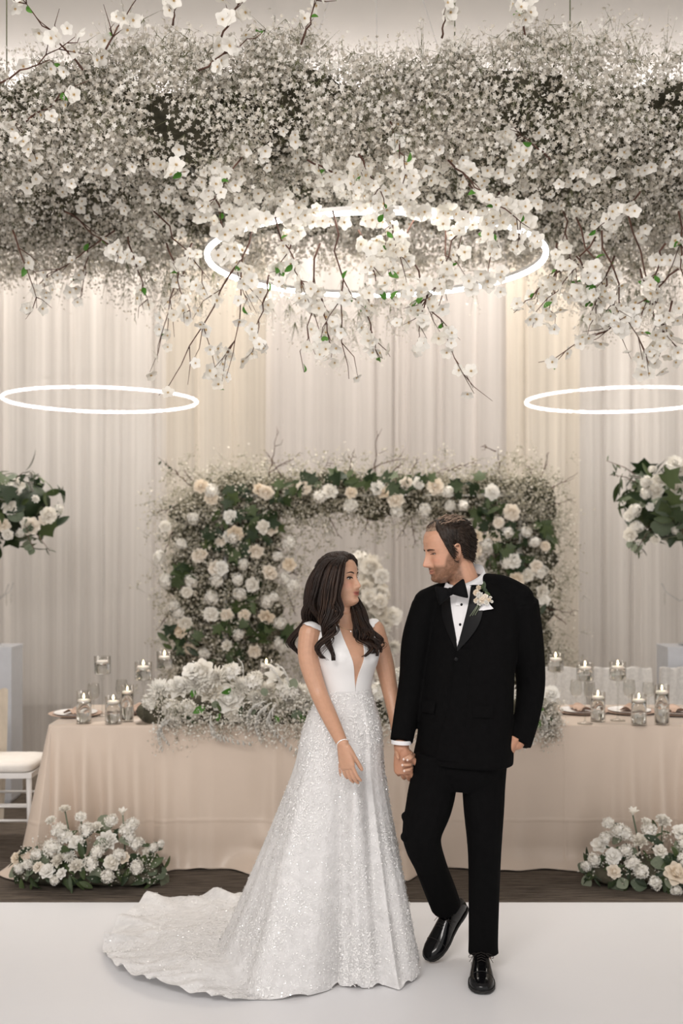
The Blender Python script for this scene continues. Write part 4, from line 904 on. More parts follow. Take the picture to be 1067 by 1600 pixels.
# ================================================================== slim column of cream flowers between the couple
YK = 7.95
kc = empty('flower_column', Vector((P(584, 0, YK).x, YK, 0)), 'slim upright column of cream flowers in the arch opening', 'flower arrangement')
KB = Vector(kc.location); random.seed(61); krng = np.random.default_rng(61)
MB().lathe([(.14, 0), (.14, .02), (.02, .03), (.015, .9), (.012, 1.6)], n=16).build('stand', M['white_paint'], kc)
M['petal_p'] = pmat('pale_cream_petal', (.88, .83, .74), .6, scale=9, col2=(.93, .90, .84), transl=.25, rand='object')
KD = dahlia_mesh('dahlia', M['petal_p'], 8); KR = rose_mesh('rose', M['petal_p'], 9)
for i in range(64):
    t = (i+.5)/64; py = 872+t*190; cx = 574+22*t+4*math.sin(t*7); w = 15+8*math.sin(t*3.0)
    p = P(cx+random.gauss(0, w*.62), py, YK+random.gauss(0, .06)-.04); me = random.choice((KD, KR))
    inst('dahlia' if me is KD else 'rose', me, kc, TRS(p-KB, look(front()), random.uniform(.045, .07)))
for i in range(26):
    t = random.random(); p = P(580+20*t+random.gauss(0, 15), 880+t*180, YK-.06); inst('leaf', LEAF_R, kc, TRS(p-KB, look(front()), random.uniform(.04, .07)))
gyps('babys_breath', [tuple(P(576+20*t+krng.normal()*13, 868+t*190, YK-.03)) for t in krng.random(50)], kc, 10, .03, (.006, .010), .04, krng, off=np.array(KB))
# ================================================================== people kit
def remesh(mb, vox, smooth=3, fac=.5):
    me = bpy.data.meshes.new('tmp'); me.from_pydata([tuple(p) for p in mb.v], [], mb.f)
    o = bpy.data.objects.new('tmp', me); COL.objects.link(o)
    r = o.modifiers.new('r', 'REMESH'); r.mode = 'VOXEL'; r.voxel_size = vox
    s = o.modifiers.new('s', 'SMOOTH'); s.factor = fac; s.iterations = smooth
    dg = bpy.context.evaluated_depsgraph_get(); dg.update()
    out = bpy.data.meshes.new_from_object(o.evaluated_get(dg))
    bpy.data.objects.remove(o); bpy.data.meshes.remove(me)
    out.polygons.foreach_set('use_smooth', [True]*len(out.polygons))
    return out
def mesh_obj(name, me, mats, parent):
    off = wloc(parent); me.name = name; me.transform(Matrix.Translation(-off)); me.materials.clear()
    for q in mats: me.materials.append(q)
    o = bpy.data.objects.new(name, me); COL.objects.link(o); o.parent = parent; return o
def bvh_of(me): return BVHTree.FromPolygons([v.co.copy() for v in me.vertices], [tuple(p.vertices) for p in me.polygons])
def bvh_mb(mb): return BVHTree.FromPolygons([Vector(p) for p in mb.v], mb.f)
def sring(c, rx, ry, yaw, n=48, p=2.3, front=0.0):
    """horizontal superellipse ring; lateral axis L, front axis F turned by yaw (yaw > 0 faces the viewer's right)"""
    L_ = Vector((math.cos(yaw), math.sin(yaw), 0)); F_ = Vector((math.sin(yaw), -math.cos(yaw), 0)); R = []
    for j in range(n):
        a = 2*math.pi*j/n; ca, sa = math.cos(a), math.sin(a)
        x = rx*math.copysign(abs(ca)**(2/p), ca); y = -ry*math.copysign(abs(sa)**(2/p), sa)
        if -y < 0 and front: y -= 0
        R.append(Vector(c)+L_*x+F_*(-y if False else y)*1.0)
    return R
def smooth_rings(keys, n=40):
    """keys: list of tuples; returns n tuples interpolated with Catmull-Rom over the index"""
    K = np.array(keys, float); m = len(K); out = []
    for i in range(n):
        t = i/(n-1)*(m-1); k = min(int(t), m-2); f = t-k
        p0, p1, p2, p3 = K[max(k-1, 0)], K[k], K[k+1], K[min(k+2, m-1)]
        out.append(.5*((2*p1)+(-p0+p2)*f+(2*p0-5*p1+4*p2-p3)*f*f+(-p0+3*p1-3*p2+p3)*f**3))
    return out
def curve(pts, n):
    return [Vector(q) for q in smooth_rings([tuple(p) for p in pts], n)]
def limb(mb, pts, rad, n=16, seg=24, flat=False):
    k = smooth_rings([(*p, r) for p, r in zip(pts, rad)], seg)
    mb.tube([Vector(q[:3]) for q in k], [q[3] for q in k], n, round_ends=not flat)

# ------------------------------------------------------------------ head: a grid of horizontal sections with the features pushed in and out
def head_grid(nose=1.0, fem=0.0, nz=110, nt=200, beard=0):
    Z = np.array([-.118, -.112, -.104, -.094, -.082, -.068, -.05, -.03, 0, .03, .055, .08, .10, .114, .122, .125])
    FR = np.array([.050, .066, .077, .081, .0785, .0815, .082, .081, .0795, .0875, .0875, .079, .064, .044, .022, .002])
    BK = np.array([.000, .004, .012, .024, .040, .055, .070, .083, .094, .102, .103, .096, .080, .056, .030, .002])
    WD = np.array([.016, .028, .039, .049, .0565, .062, .0665, .070, .0725, .0755, .077, .073, .062, .044, .024, .002])
    if fem: WD = WD*(1-.05*fem)*np.where(Z < -.06, .90, 1); FR = FR*np.where(Z < -.06, .975, .99)
    zs = -.118+.243*(.5-.5*np.cos(np.linspace(0, 1, nz)*math.pi*.98+.02)) if False else np.linspace(-.118, .125, nz)
    G = []
    for z in zs:
        f, b, w = np.interp(z, Z, FR), np.interp(z, Z, BK), np.interp(z, Z, WD); row = []
        for j in range(nt):
            a = 2*math.pi*j/nt; s, c = math.sin(a), math.cos(a)       # a = 0 is the front (-Y)
            p = 2.35 if c > 0 else 2.1
            x = w*math.copysign(abs(s)**(2/p), s); y = -(f if c > 0 else b)*math.copysign(abs(c)**(2/p), c)
            if c > .0:
                ax = abs(x); g = lambda x0, z0, sx, sz: math.exp(-((ax-x0)/sx)**2-((z-z0)/sz)**2)
                d = 0
                d -= .0075*g(.031, .006, .015, .011)                  # eye sockets
                d += .0040*g(.026, .026, .024, .007)*(1-.6*fem)       # brow ridge
                d += .0045*g(.044, -.020, .017, .016)                 # cheekbones
                d += .0035*g(.036, -.048, .012, .012)                 # cheeks lifted by the smile
                nz_ = np.interp(z, [-.052, -.047, -.041, -.034, -.014, .010, .026, .034], [0, .009, .022, .0260, .0185, .0090, .0025, 0])*nose
                sg = np.interp(z, [-.045, -.032, -.010, .03], [.0135, .0115, .0085, .0085])
                d += nz_*math.exp(-(ax/sg)**2)
                d += .0065*g(.0135, -.037, .0062, .0065)*nose         # nostril wings
                lw = .024+.004
                mouth_z = -.0655+.004*(ax/lw)**2                      # corners turn up
                k = math.exp(-(ax/lw)**4)
                d += k*(.0042*math.exp(-((z-mouth_z-.0055)/.0042)**2)+.0048*math.exp(-((z-mouth_z+.0065)/.0048)**2)-.0035*math.exp(-((z-mouth_z)/.0020)**2))
                d -= .0025*g(.0, -.082, .02, .005)
                d += .0045*g(.0, -.100, .017, .010)
                if beard: d += .004*math.exp(-((z+.09)/.03)**2)*(1 if z < -.05 else .5)
                y -= d*min(1, c*2.2)
            row.append(Vector((x, y, z)))
        G.append(row)
    return G
def head_matrix(loc, yaw, pitch, roll=0, s=1.0):
    return Matrix.Translation(Vector(loc)) @ Matrix.Rotation(math.radians(yaw), 4, 'Z') @ Matrix.Rotation(math.radians(pitch), 4, 'X') @ Matrix.Rotation(math.radians(roll), 4, 'Y') @ Matrix.Scale(s, 4)
def add_head(mb, G, HM, ears=True):
    mb.rings([[HM @ p for p in r] for r in G])
    if ears:
        for s in (-1, 1):
            pts = [Vector((s*(.074+.012*math.sin(t)**2+.004), .006+.017*math.cos(t)*1.0+.006*math.sin(t), -.002+.031*math.sin(t))) for t in np.linspace(-1.9, 3.4, 16)]
            mb.tube([HM @ p for p in pts], .0042, 8, round_ends=True)
            mb.ellip(HM @ Vector((s*.074, .010, -.002)), (.008, .014, .026), 12, 8, rot=HM.to_3x3() @ Matrix.Rotation(s*.25, 3, 'Z'))
            mb.ellip(HM @ Vector((s*.078, .000, -.027)), (.006, .009, .010), 10, 6, rot=HM.to_3x3())
def hand(mb, wrist, d, palm, L=1.0, curls=(20, 25, 25, 25), thumb=(.55, .65, .45), tcurl=.25, spread=1.0, w=1.0):
    """five fingers rooted in a flat palm; d = direction of the fingers, palm = palm normal; returns the finger tips"""
    d = Vector(d).normalized(); palm = Vector(palm); palm = (palm-d*palm.dot(d)).normalized()
    side = hand.flip*d.cross(palm)                            # towards the thumb
    wr = Vector(wrist); ring = []
    for t, hw, th in ((-.02, .026, .021), (.0, .027, .020), (.03, .034, .0185), (.06, .039, .0165), (.088, .040, .0145), (.100, .034, .011)):
        c = wr+d*t*L; ring.append([c+side*(hw*L*w*math.copysign(abs(math.cos(a))**.8, math.cos(a)))+palm*(th*L*math.copysign(abs(math.sin(a))**.8, math.sin(a))) for a in np.linspace(0, 2*math.pi, 20, endpoint=False)])
    mb.rings(ring); tips = []
    for i, (bx, by, ln) in enumerate(((.028, .092, .074), (.0095, .097, .082), (-.0095, .094, .076), (-.0275, .086, .060))):
        p = wr+d*(by*L)+side*(bx*L*w); f = (d+side*(.10*spread*(1.2-i*.8))).normalized(); pts = [p-f*.02*L, p]; c = math.radians(curls[i])
        ax = f.cross(palm).normalized()
        for q, k in enumerate((.46, .30, .24)):
            f = Matrix.Rotation(c*(.8 if q == 0 else 1), 3, ax) @ f; p = p+f*(ln*L*k); pts.append(p)
        r = .0088*L*(1 if i < 3 else .88); mb.tube(curve(pts, 10), [r*1.02, r*1.02, r*1.0, r, r*.97, r*.97, r*.93, r*.9, r*.85, r*.74], 10, round_ends=True)
        tips.append((p, f))
    p = wr+d*(.022*L)+side*(.024*L*w)+palm*.006*L; f = (d*thumb[0]+side*thumb[1]+palm*thumb[2]).normalized(); pts = [p-f*.012*L, p+f*.022*L]
    p = p+f*.044*L; pts.append(p); f = (f+d*tcurl*1.4+palm*tcurl*.4-side*tcurl).normalized(); p = p+f*.032*L; pts.append(p); f = (f+d*tcurl).normalized(); p = p+f*.024*L; pts.append(p)
    mb.tube(curve(pts, 10), [.0150*L, .0145*L, .0135*L, .0118*L, .0108*L, .0102*L, .0100*L, .0098*L, .0092*L, .008*L], 10, round_ends=True); tips.append((p, f))
    return tips
hand.flip = 1
def skin_mat(name, rough=.48):
    m = bpy.data.materials.new(name); m.use_nodes = True; N = m.node_tree.nodes; L = m.node_tree.links; b = N['Principled BSDF']
    at = N.new('ShaderNodeVertexColor'); at.layer_name = 'Col'; no = N.new('ShaderNodeTexNoise'); no.inputs['Scale'].default_value = 70; no.inputs['Detail'].default_value = 4
    tc = N.new('ShaderNodeTexCoord'); L.new(tc.outputs['Object'], no.inputs[0]); mr = N.new('ShaderNodeMapRange'); mr.inputs['To Min'].default_value = .90; mr.inputs['To Max'].default_value = 1.08; L.new(no.outputs[0], mr.inputs[0])
    mx = N.new('ShaderNodeMix'); mx.data_type = 'RGBA'; mx.blend_type = 'MULTIPLY'; mx.inputs[0].default_value = 1; L.new(at.outputs[0], mx.inputs[6]); L.new(mr.outputs[0], mx.inputs[7]); L.new(mx.outputs[2], b.inputs['Base Color'])
    b.inputs['Roughness'].default_value = rough; b.inputs['Subsurface Weight'].default_value = .12; b.inputs['Subsurface Radius'].default_value = (1, .35, .2); b.inputs['Subsurface Scale'].default_value = .008
    return m
def paint(me, fn):
    at = me.color_attributes.new('Col', 'FLOAT_COLOR', 'POINT'); buf = np.empty((len(me.vertices), 4), np.float32)
    for i, v in enumerate(me.vertices): buf[i] = (*fn(v.co), 1)
    at.data.foreach_set('color', buf.ravel())
def mix3(a, b, t): return tuple(x*(1-t)+y*t for x, y in zip(a, b))
def sstep(a, b, x):
    t = min(1, max(0, (x-a)/(b-a))) if a != b else float(x > a); return t*t*(3-2*t)
def face_hit(bv, HM, x, z, off=.0):
    """surface point of the face in front of local (x, z), moved outwards by off"""
    o = HM @ Vector((x, -.25, z)); d = (HM.to_3x3() @ Vector((0, 1, 0))).normalized(); h = bv.ray_cast(o, d)
    return h[0]-d*off if h[0] else HM @ Vector((x, -.08, z))
def face_curve(bv, HM, pts, off): return [face_hit(bv, HM, x, z, off) for x, z in pts]
M['eye_white'] = pmat('eye_white', (.50, .45, .42), .2, .02); M['iris'] = pmat('dark_iris', (.035, .018, .010), .12, .1); M['lash'] = pmat('dark_lash', (.012, .008, .006), .7)
def eyes(bv, HM, parent, open_=.0050, lash=.0016, lashmat=None):
    for s in (-1, 1):
        c = face_hit(bv, HM, s*.031, .005, -.0015); R = HM.to_3x3().normalized(); sc = HM.to_scale().x
        mb = MB(); mb.ellip(c, (.0125*sc, .0055*sc, open_*sc), 18, 10, rot=R, m=0)
        ci = c+R @ Vector((.001*(-s), -.0042*sc, 0)); mb.ellip(ci, (.0068*sc, .0026*sc, min(.0060, open_*1.08)*sc), 14, 8, rot=R, m=1)
        o = mb.build('eye', [M['eye_white'], M['iris']], parent, True, True)
        pts = [(s*(.031+.0150*t), .005+open_*.95*(1-t*t)+.0012*t) for t in np.linspace(-1, 1, 9)]
        MB().tube(face_curve(bv, HM, pts, .0016), [lash*.5, lash, lash*1.1, lash*1.2, lash*1.2, lash*1.25, lash*1.3, lash*1.2, lash*.6], 6).build('eyelashes', lashmat or M['lash'], parent, True, True)
def brows(bv, HM, parent, mat, th, z0=.024, arch=.006):
    for s in (-1, 1):
        pts = [(s*(.014+.036*t), z0+arch*math.sin(t*math.pi*.75)-.003*t*t) for t in np.linspace(0, 1, 9)]
        c = face_curve(bv, HM, pts, .0008); MB().tube(c, [(th*.45, th*w) for w in (.7, 1, 1.1, 1.05, .95, .8, .65, .45, .2)], 8, ref=HM.to_3x3() @ Vector((0, -1, 0))).build('eyebrow', mat, parent, True, True)
def cyl_patch(bv, axis, rows, th0, th1, ncol, off, frame, thick=.0):
    """cloth panel wrapped on a torso: for each height a row of rays from the axis outwards between two angles (0 = front, + = viewer's right for yaw 0)"""
    yaw = frame; G = []
    for z in rows:
        a0, a1 = th0(z), th1(z); row = []
        for j in range(ncol+1):
            a = a0+(a1-a0)*j/ncol+yaw; d = Vector((math.sin(a), -math.cos(a), 0)); c = Vector((*axis(z), z)); h = bv.ray_cast(c+d*.6, -d)
            o = off(z, j/ncol) if callable(off) else off
            row.append((h[0]+d*o) if h[0] else c+d*.1)
        G.append(row)
    return G

# ================================================================== the groom
YGm = 4.40; GYAW = math.radians(-32)
GR = empty('person', (P(735, 0, 4.40).x, 4.40, 0), 'man in black tuxedo with bow tie, hand in pocket, looking at the bride', 'person')
G_ = lambda px, py, dy=0: P(px, py, YGm+dy)
jk = [(913, 738, .105, .066), (918, 739, .130, .074), (925, 740, .162, .088), (938, 742, .190, .104), (960, 743, .196, .118), (1000, 742, .190, .128), (1045, 735, .186, .124), (1075, 732, .190, .122), (1110, 728, .198, .128), (1150, 727, .200, .138), (1180, 724, .208, .142), (1192, 723, .208, .140)]
jr = smooth_rings([(P(px, py, YGm).x, P(px, py, YGm).z, rx, ry) for py, px, rx, ry in jk], 60)
tor = MB(); tor.rings([sring((q[0], YGm+.012, q[1]), q[2], q[3], GYAW) for q in jr])
gtor = bvh_mb(tor)
jm = MB(); jm.add(tor.v, tor.f)
SHR, SHL = G_(668, 946, .07), G_(814, 940, -.055)
arm_r = [SHR, G_(652, 1000, .08), G_(645, 1062, .09), G_(635, 1115, .05), G_(627, 1159, .0)]
arm_l = [SHL, G_(823, 1000, -.02), G_(829, 1066, .04), G_(824, 1115, .0), G_(812, 1163, -.05)]
limb(jm, arm_r, [.066, .065, .058, .052, .047], flat=True); limb(jm, arm_l, [.070, .067, .060, .053, .047], flat=True)
limb(jm, [G_(708, 922, .05), G_(690, 929, .055), G_(668, 942, .06)], [.040, .050, .060]); limb(jm, [G_(763, 909, .0), G_(786, 918, -.02), G_(810, 936, -.045)], [.036, .050, .064])
M['wool'] = pmat('black_wool', (.0030, .0029, .0031), .9, .15, scale=40, spec=.10, bump=.15, bscale=500, sheen=.0)
M['satin_b'] = pmat('black_satin', (.0035, .0035, .004), .42, .1, scale=10, spec=.22)
M['shirt'] = pmat('white_shirt', (.80, .79, .80), .6, .02, scale=4)
jacket = remesh(jm, .006, 4)
jo = mesh_obj('jacket', jacket, [M['wool']], GR)
# pants
tm = MB()
pr = smooth_rings([(P(px, py, YGm).x, P(px, py, YGm).z, rx, ry) for py, px, rx, ry in ((1130, 730, .165, .115), (1160, 727, .175, .122), (1185, 724, .178, .125), (1210, 722, .165, .120), (1232, 720, .12, .09))], 16)
tm.rings([sring((q[0], YGm+.012, q[1]), q[2], q[3], GYAW) for q in pr])
limb(tm, [G_(760, 1175, -.02), G_(756, 1225, -.02), G_(756, 1265, -.03), G_(757, 1330, -.03), G_(756, 1400, .0), G_(755, 1470, .02), G_(755, 1490, .02)], [.088, .087, .082, .068, .063, .0605, .063], flat=True)
limb(tm, [G_(684, 1180, .01), G_(677, 1225, .0), G_(670, 1260, -.03), G_(659, 1308, -.06), G_(672, 1350, .02), G_(688, 1392, .12), G_(697, 1416, .17)], [.090, .096, .094, .078, .066, .066, .065], flat=True)
for (a, r) in (((634, 1276, -.03), .02), ((633, 1308, -.06), .02)): tm.ellip(G_(*a), (r, .05, r*.8))
trous = remesh(tm, .007, 3); gt = mesh_obj('trousers', trous, [M['wool']], GR)
# body: continuous skin under the clothes
GHM = head_matrix(G_(699, 862, .015), -74, 11, 0, 1.02); GHG = head_grid(1.30, 0, beard=1)
gb = MB(); add_head(gb, GHG, GHM)
neck0 = GHM @ Vector((0, .028, -.045))
limb(gb, [neck0, G_(722, 900, .015), G_(731, 930, .02), G_(736, 955, .02)], [.060, .060, .064, .075], 20)
gb.rings([sring((q[0], YGm+.012, q[1]), q[2]*.84, q[3]*.84, GYAW) for q in jr[8:]])
limb(gb, arm_r[:4]+[G_(627, 1168, .0)], [.042, .046, .042, .037, .030]); limb(gb, arm_l[:4]+[G_(808, 1160, -.05)], [.042, .046, .042, .037, .030])
limb(gb, [G_(760, 1175, -.02), G_(757, 1330, -.02), G_(755, 1490, .03)], [.06, .045, .035]); limb(gb, [G_(684, 1180, .01), G_(660, 1308, -.05), G_(700, 1420, .17)], [.06, .045, .035])
hand.flip = 1
rh_d = Vector((.10, -.06, -1)); rh_p = Vector((.35, .9, 0))
hand.flip = 1 if rh_d.cross(rh_p).dot(Vector((1, 0, 0))) > 0 else -1
gtips = hand(gb, G_(627, 1170, -.005), rh_d, rh_p, 1.02, (48, 52, 55, 58), thumb=(.75, .5, .2), tcurl=.3)
lh_d = Vector((-.40, .10, -.9)); lh_p = Vector((-.8, .55, .35))
hand.flip = 1 if lh_d.cross(lh_p).dot(Vector((0, -1, 0))) > 0 else -1
hand(gb, G_(803, 1158, -.065), lh_d, lh_p, .98, (15, 15, 15, 15))
gbody = remesh(gb, .0032, 2, .4)
gbv = bvh_of(gbody)
HI = GHM.inverted()
SK_G = (.56, .305, .20); BEARD = (.135, .060, .028)
def gcol(co):
    p = HI @ co; c = SK_G
    if p.length > .2: return mix3(c, (.46, .22, .13), .55) if p.z < -.3 else c
    r = noise.noise(co*90)*.5+noise.noise(co*220)*.4
    if p.y < .03 and p.z > -.14:
        ax = abs(p.x)
        c = mix3(c, (.62, .25, .17), .35*math.exp(-((ax-.042)/.02)**2-((p.z+.022)/.018)**2))
        c = mix3(c, (.62, .27, .19), .35*math.exp(-(ax/.014)**2-((p.z+.034)/.012)**2) if p.y < -.085 else 0)
        # beard: below a line from sideburn to the mouth corner
        line = -.038-.010*sstep(.02, .06, ax)+.05*sstep(.058, .074, ax)
        bm = sstep(line+.010, line-.008, p.z+r*.006)
        if ax < .030: bm *= sstep(-.044, -.052, p.z)
        bm *= sstep(.030, .008, p.y)*sstep(-.130, -.112, p.z)
        lip = math.exp(-(ax/.022)**4)*math.exp(-((p.z+.0665-.004*(ax/.026)**2)/.0080)**4) if p.y < -.06 else 0
        bm *= 1-lip
        c = mix3(c, BEARD, min(.86, bm*(.78+.5*r)) if bm > 0 else 0)
        c = mix3(c, (.45, .16, .12), lip*.8)
        ml = math.exp(-(ax/.026)**4)*math.exp(-((p.z+.0655-.004*(ax/.028)**2)/.0022)**2) if p.y < -.05 else 0
        c = mix3(c, (.12, .04, .03), ml*.8)
    return c
paint(gbody, gcol)
M['skin_g'] = skin_mat('skin_warm')
go = mesh_obj('body', gbody, [M['skin_g']], GR)
M['hair_g'] = pmat('brown_hair', (.011, .007, .005), .5, scale=60, col2=(.036, .021, .013), stretch=(1, 1, .2), bump=.5, bscale=160, spec=.4)
M['brow_g'] = pmat('brown_brow', (.07, .035, .02), .8)
eyes(gbv, GHM, GR, .0022, .0014, M['brow_g']); brows(gbv, GHM, GR, M['brow_g'], .0042, .021, .004)
# hair: a shell over the skull above the hairline plus short tufts
def hair_shell(G, HM, inside, thick, mat, parent, name='hair', tufts=0, tl=.02, tr=.0022, dirf=None, seed=1, jitter=.002):
    nz, nt = len(G), len(G[0]); mb = MB(); idx = {}; rnd = random.Random(seed); V = []; Fc = []
    cen = Vector((0, 0, .01))
    for i in range(nz):
        for j in range(nt):
            p = G[i][j]; a = inside(p)
            if a > .02:
                d = (p-cen).normalized(); h = thick*min(1, a)*(1+.25*noise.noise(p*60))+noise.noise(Vector((p.x*160, p.y*160, p.z*40)))*jitter
                idx[(i, j)] = len(V); V.append(HM @ (p+d*max(h, .0008)))
    for i in range(nz-1):
        for j in range(nt):
            q = [(i, j), (i, (j+1) % nt), (i+1, (j+1) % nt), (i+1, j)]
            if all(k_ in idx for k_ in q): Fc.append(tuple(idx[k_] for k_ in q))
    top = [idx.get((nz-1, j)) for j in range(nt)]
    if all(t is not None for t in top): Fc.append(tuple(top))
    mb.add(V, Fc)
    keys = [k_ for k_ in idx if inside(G[k_[0]][k_[1]]) > .25]
    for q in range(tufts):
        i, j = rnd.choice(keys); p = G[i][j]; d = (p-cen).normalized(); f = dirf(p) if dirf else Vector((0, 1, 0))
        b = p+d*thick*.7; f = (f+Vector((rnd.gauss(0, .13), rnd.gauss(0, .13), rnd.gauss(0, .13)))).normalized(); L_ = tl*rnd.uniform(.6, 1.25)
        pts = [b, b+d*L_*.16+f*L_*.4, b+d*L_*.12+f*L_*.75, b+f*L_]
        mb.tube([HM @ t for t in pts], [tr, tr*1.1, tr*.8, tr*.2], 4)
    return mb.build(name, mat, parent, True, True)
def g_in(p):
    ax = abs(p.x); ang = math.degrees(math.atan2(ax, -p.y))            # 0 front, 180 back
    line = np.interp(ang, [0, 20, 38, 52, 62, 70, 84, 90, 104, 118, 180], [.100, .104, .108, .085, .045, .010, -.030, .030, .032, -.030, -.062])
    return sstep(line-.004, line+.014, p.z)
def g_dir(p):
    return Vector((p.x*2.0, .7+.3*(p.z > .06), -.75 if p.z < .085 else -.05))
hair_shell(GHG, GHM, g_in, .0125, M['hair_g'], GR, 'hair', 2200, .022, .0016, g_dir, 3)
M['hair_gl'] = pmat('light_brown_hair', (.16, .10, .07), .45, scale=60, col2=(.34, .24, .17), spec=.5)
def g_in2(p): return sstep(.090, .112, p.z)*sstep(.085, .02, p.y)
mbt = hair_shell(GHG, GHM, lambda p: g_in2(p)*.5, .012, M['hair_gl'], GR, 'hair_top', 420, .030, .0015, lambda p: Vector((p.x*3, .9, .05)), 4)

# shirt front, collar, bow tie
def gaxis(z):
    q = min(jr, key=lambda t: abs(t[1]-z)); return (q[0], YGm+.012)
zc = lambda py: P(0, py, YGm-.1).z
zV0, zV1 = zc(1012), zc(916)
rows = np.linspace(zV0, zV1, 26)
vw = lambda z: .02+.40*((z-zV0)/(zV1-zV0))**1.15
VC = -.06                                       # centre line of the chest
G = cyl_patch(gtor, gaxis, rows, lambda z: VC-vw(z)*1.45, lambda z: VC+vw(z)*1.05, 26, .006, GYAW)
sh = MB().grid(G).build('shirt_front', M['shirt'], GR, True, True)
G = cyl_patch(gtor, gaxis, np.linspace(zV0+.01, zV1, 16), lambda z: VC-.05, lambda z: VC+.10, 4, .0078, GYAW); MB().grid(G).build('shirt_placket', M['shirt'], GR, True, True)
for py in (945, 976):
    z = zc(py); g = cyl_patch(gtor, gaxis, [z], lambda z: VC+.03, lambda z: VC+.03, 1, .009, GYAW)[0][0]; MB().ellip(g, (.0055, .0035, .0055), 12, 8).build('stud', M['satin_b'], GR, True, True)
def lapel(sgn, name):
    rws = np.linspace(zV0-.012, zc(917), 30); a = lambda z: vw(max(z, zV0))
    def inner(z): return VC+sgn*(a(z)*(1.42 if sgn < 0 else 1.04)-.015)
    def outer(z):
        t = (z-rws[0])/(rws[-1]-rws[0]); return inner(z)+sgn*(.03+(.30 if sgn < 0 else .44)*math.sin(min(1, t*1.12)*math.pi*.82)**.9*(1 if t < .93 else (1-t)/.07*.5+.5))
    G = cyl_patch(gtor, gaxis, rws, inner, outer, 10, lambda z, u: .0125-.004*u, GYAW)
    G2 = cyl_patch(gtor, gaxis, rws, inner, outer, 10, lambda z, u: .001, GYAW)
    mb = MB().grid(G); mb.grid([[r[0] for r in G], [r[0] for r in G2]]); mb.grid([[r[-1] for r in G], [r[-1] for r in G2]])
    mb.build(name, M['satin_b'], GR, True, True)
lapel(-1, 'lapel'); lapel(1, 'lapel')
# front edge of the jacket, cut away below the button, pocket welt and flap
G = cyl_patch(gtor, gaxis, np.linspace(zc(1188), zV0-.004, 24), lambda z: VC-.02-.25*sstep(zc(1090), zc(1188), z), lambda z: VC+.5, 8, lambda z, u: .0065*(1-u)**.5+.001, GYAW)
MB().grid(G).build('jacket_front', M['wool'], GR, True, True)
g = cyl_patch(gtor, gaxis, [zc(1030)], lambda z: VC+.03, lambda z: VC+.03, 1, .010, GYAW)[0][0]; MB().ellip(g, (.009, .004, .009), 14, 8).build('button', M['satin_b'], GR, True, True)
for a0 in (-.95, .62):
    G = cyl_patch(gtor, gaxis, np.linspace(zc(1118), zc(1100), 5), lambda z: a0, lambda z: a0+.42, 8, .010, GYAW); MB().grid(G).build('pocket_flap', M['wool'], GR, True, True)
def ncol(px, py, dy): return G_(px, py, dy)
# turn-down collar: a band around the neck that opens above the bow tie
cb = MB(); cen0 = G_(727, 907, .018)
nl_ = 44; R0, R1, R2 = [], [], []
for j in range(nl_+1):
    a = math.radians(8)+(2*math.pi-math.radians(16))*j/nl_+GYAW*.9; d = Vector((math.sin(a), -math.cos(a), 0)); b = .5+.5*math.cos(a-GYAW)   # b = 1 at the front
    base = cen0+Vector((.014-.028*b, 0, 0))
    top = base+d*(.067+.004*b)+Vector((0, 0, .066-.082*b)); mid = base+d*(.076)+Vector((0, 0, .045-.085*b)); lf = sstep(-.2, .25, math.sin(a-GYAW)); low = base+d*(.086+.016*b*lf)+Vector((0, 0, .010-(.07+.04*lf)*b**1.3))
    R0.append(top); R1.append(mid); R2.append(low)
inn = [p-(p-cen0).normalized()*.006+Vector((0, 0, -.035)) for p in R0]
cb.grid([inn, R0, R1, R2]); co_ = cb.build('collar', M['shirt'], GR, True, True)
def bow(c, yaw, s, parent):
    Rm = Matrix.Rotation(yaw, 3, 'Z') @ Matrix.Rotation(math.radians(-15), 3, 'Y'); c = Vector(c); mb = MB(); mb.ellip(c+Rm @ Vector((0, -.012, 0))*s, (.012*s, .012*s, .015*s), 12, 8, rot=Rm)
    for sg in (-1, 1):
        R = []
        for t, h, d in ((.004, .013, .010), (.014, .020, .014), (.030, .030, .017), (.046, .035, .015), (.057, .034, .011), (.061, .030, .004)):
            ring = []
            for j in range(16):
                a = 2*math.pi*j/16; hh = h*(1-.22*abs(math.sin(a))**6*math.sin(t*60)); ring.append(c+Rm @ Vector((sg*t*s, (-.006+d*math.cos(a))*s, hh*math.sin(a)*s-.003*s*t/.06)))
            R.append(ring)
        mb.rings(R)
    return mb.build('bow_tie', M['velvet'], parent, True, True)
M['velvet'] = pmat('black_velvet', (.0035, .0035, .004), .8, .1, spec=.15)
bow(G_(706, 924, -.108), GYAW, 1.08, GR)
# cuffs
for (c, d, r) in ((G_(626.8, 1161, -.002), Vector((-.05, -.05, -1)), .0415),):
    mb = MB(); mb.tube([c-d*.012, c+d*.004], [r, r*.98], 24, cap=False); mb.tube([c+d*.004, c-d*.012], [r*.95, r*.93], 24, cap=False); mb.build('shirt_cuff', M['shirt'], GR, True, True)
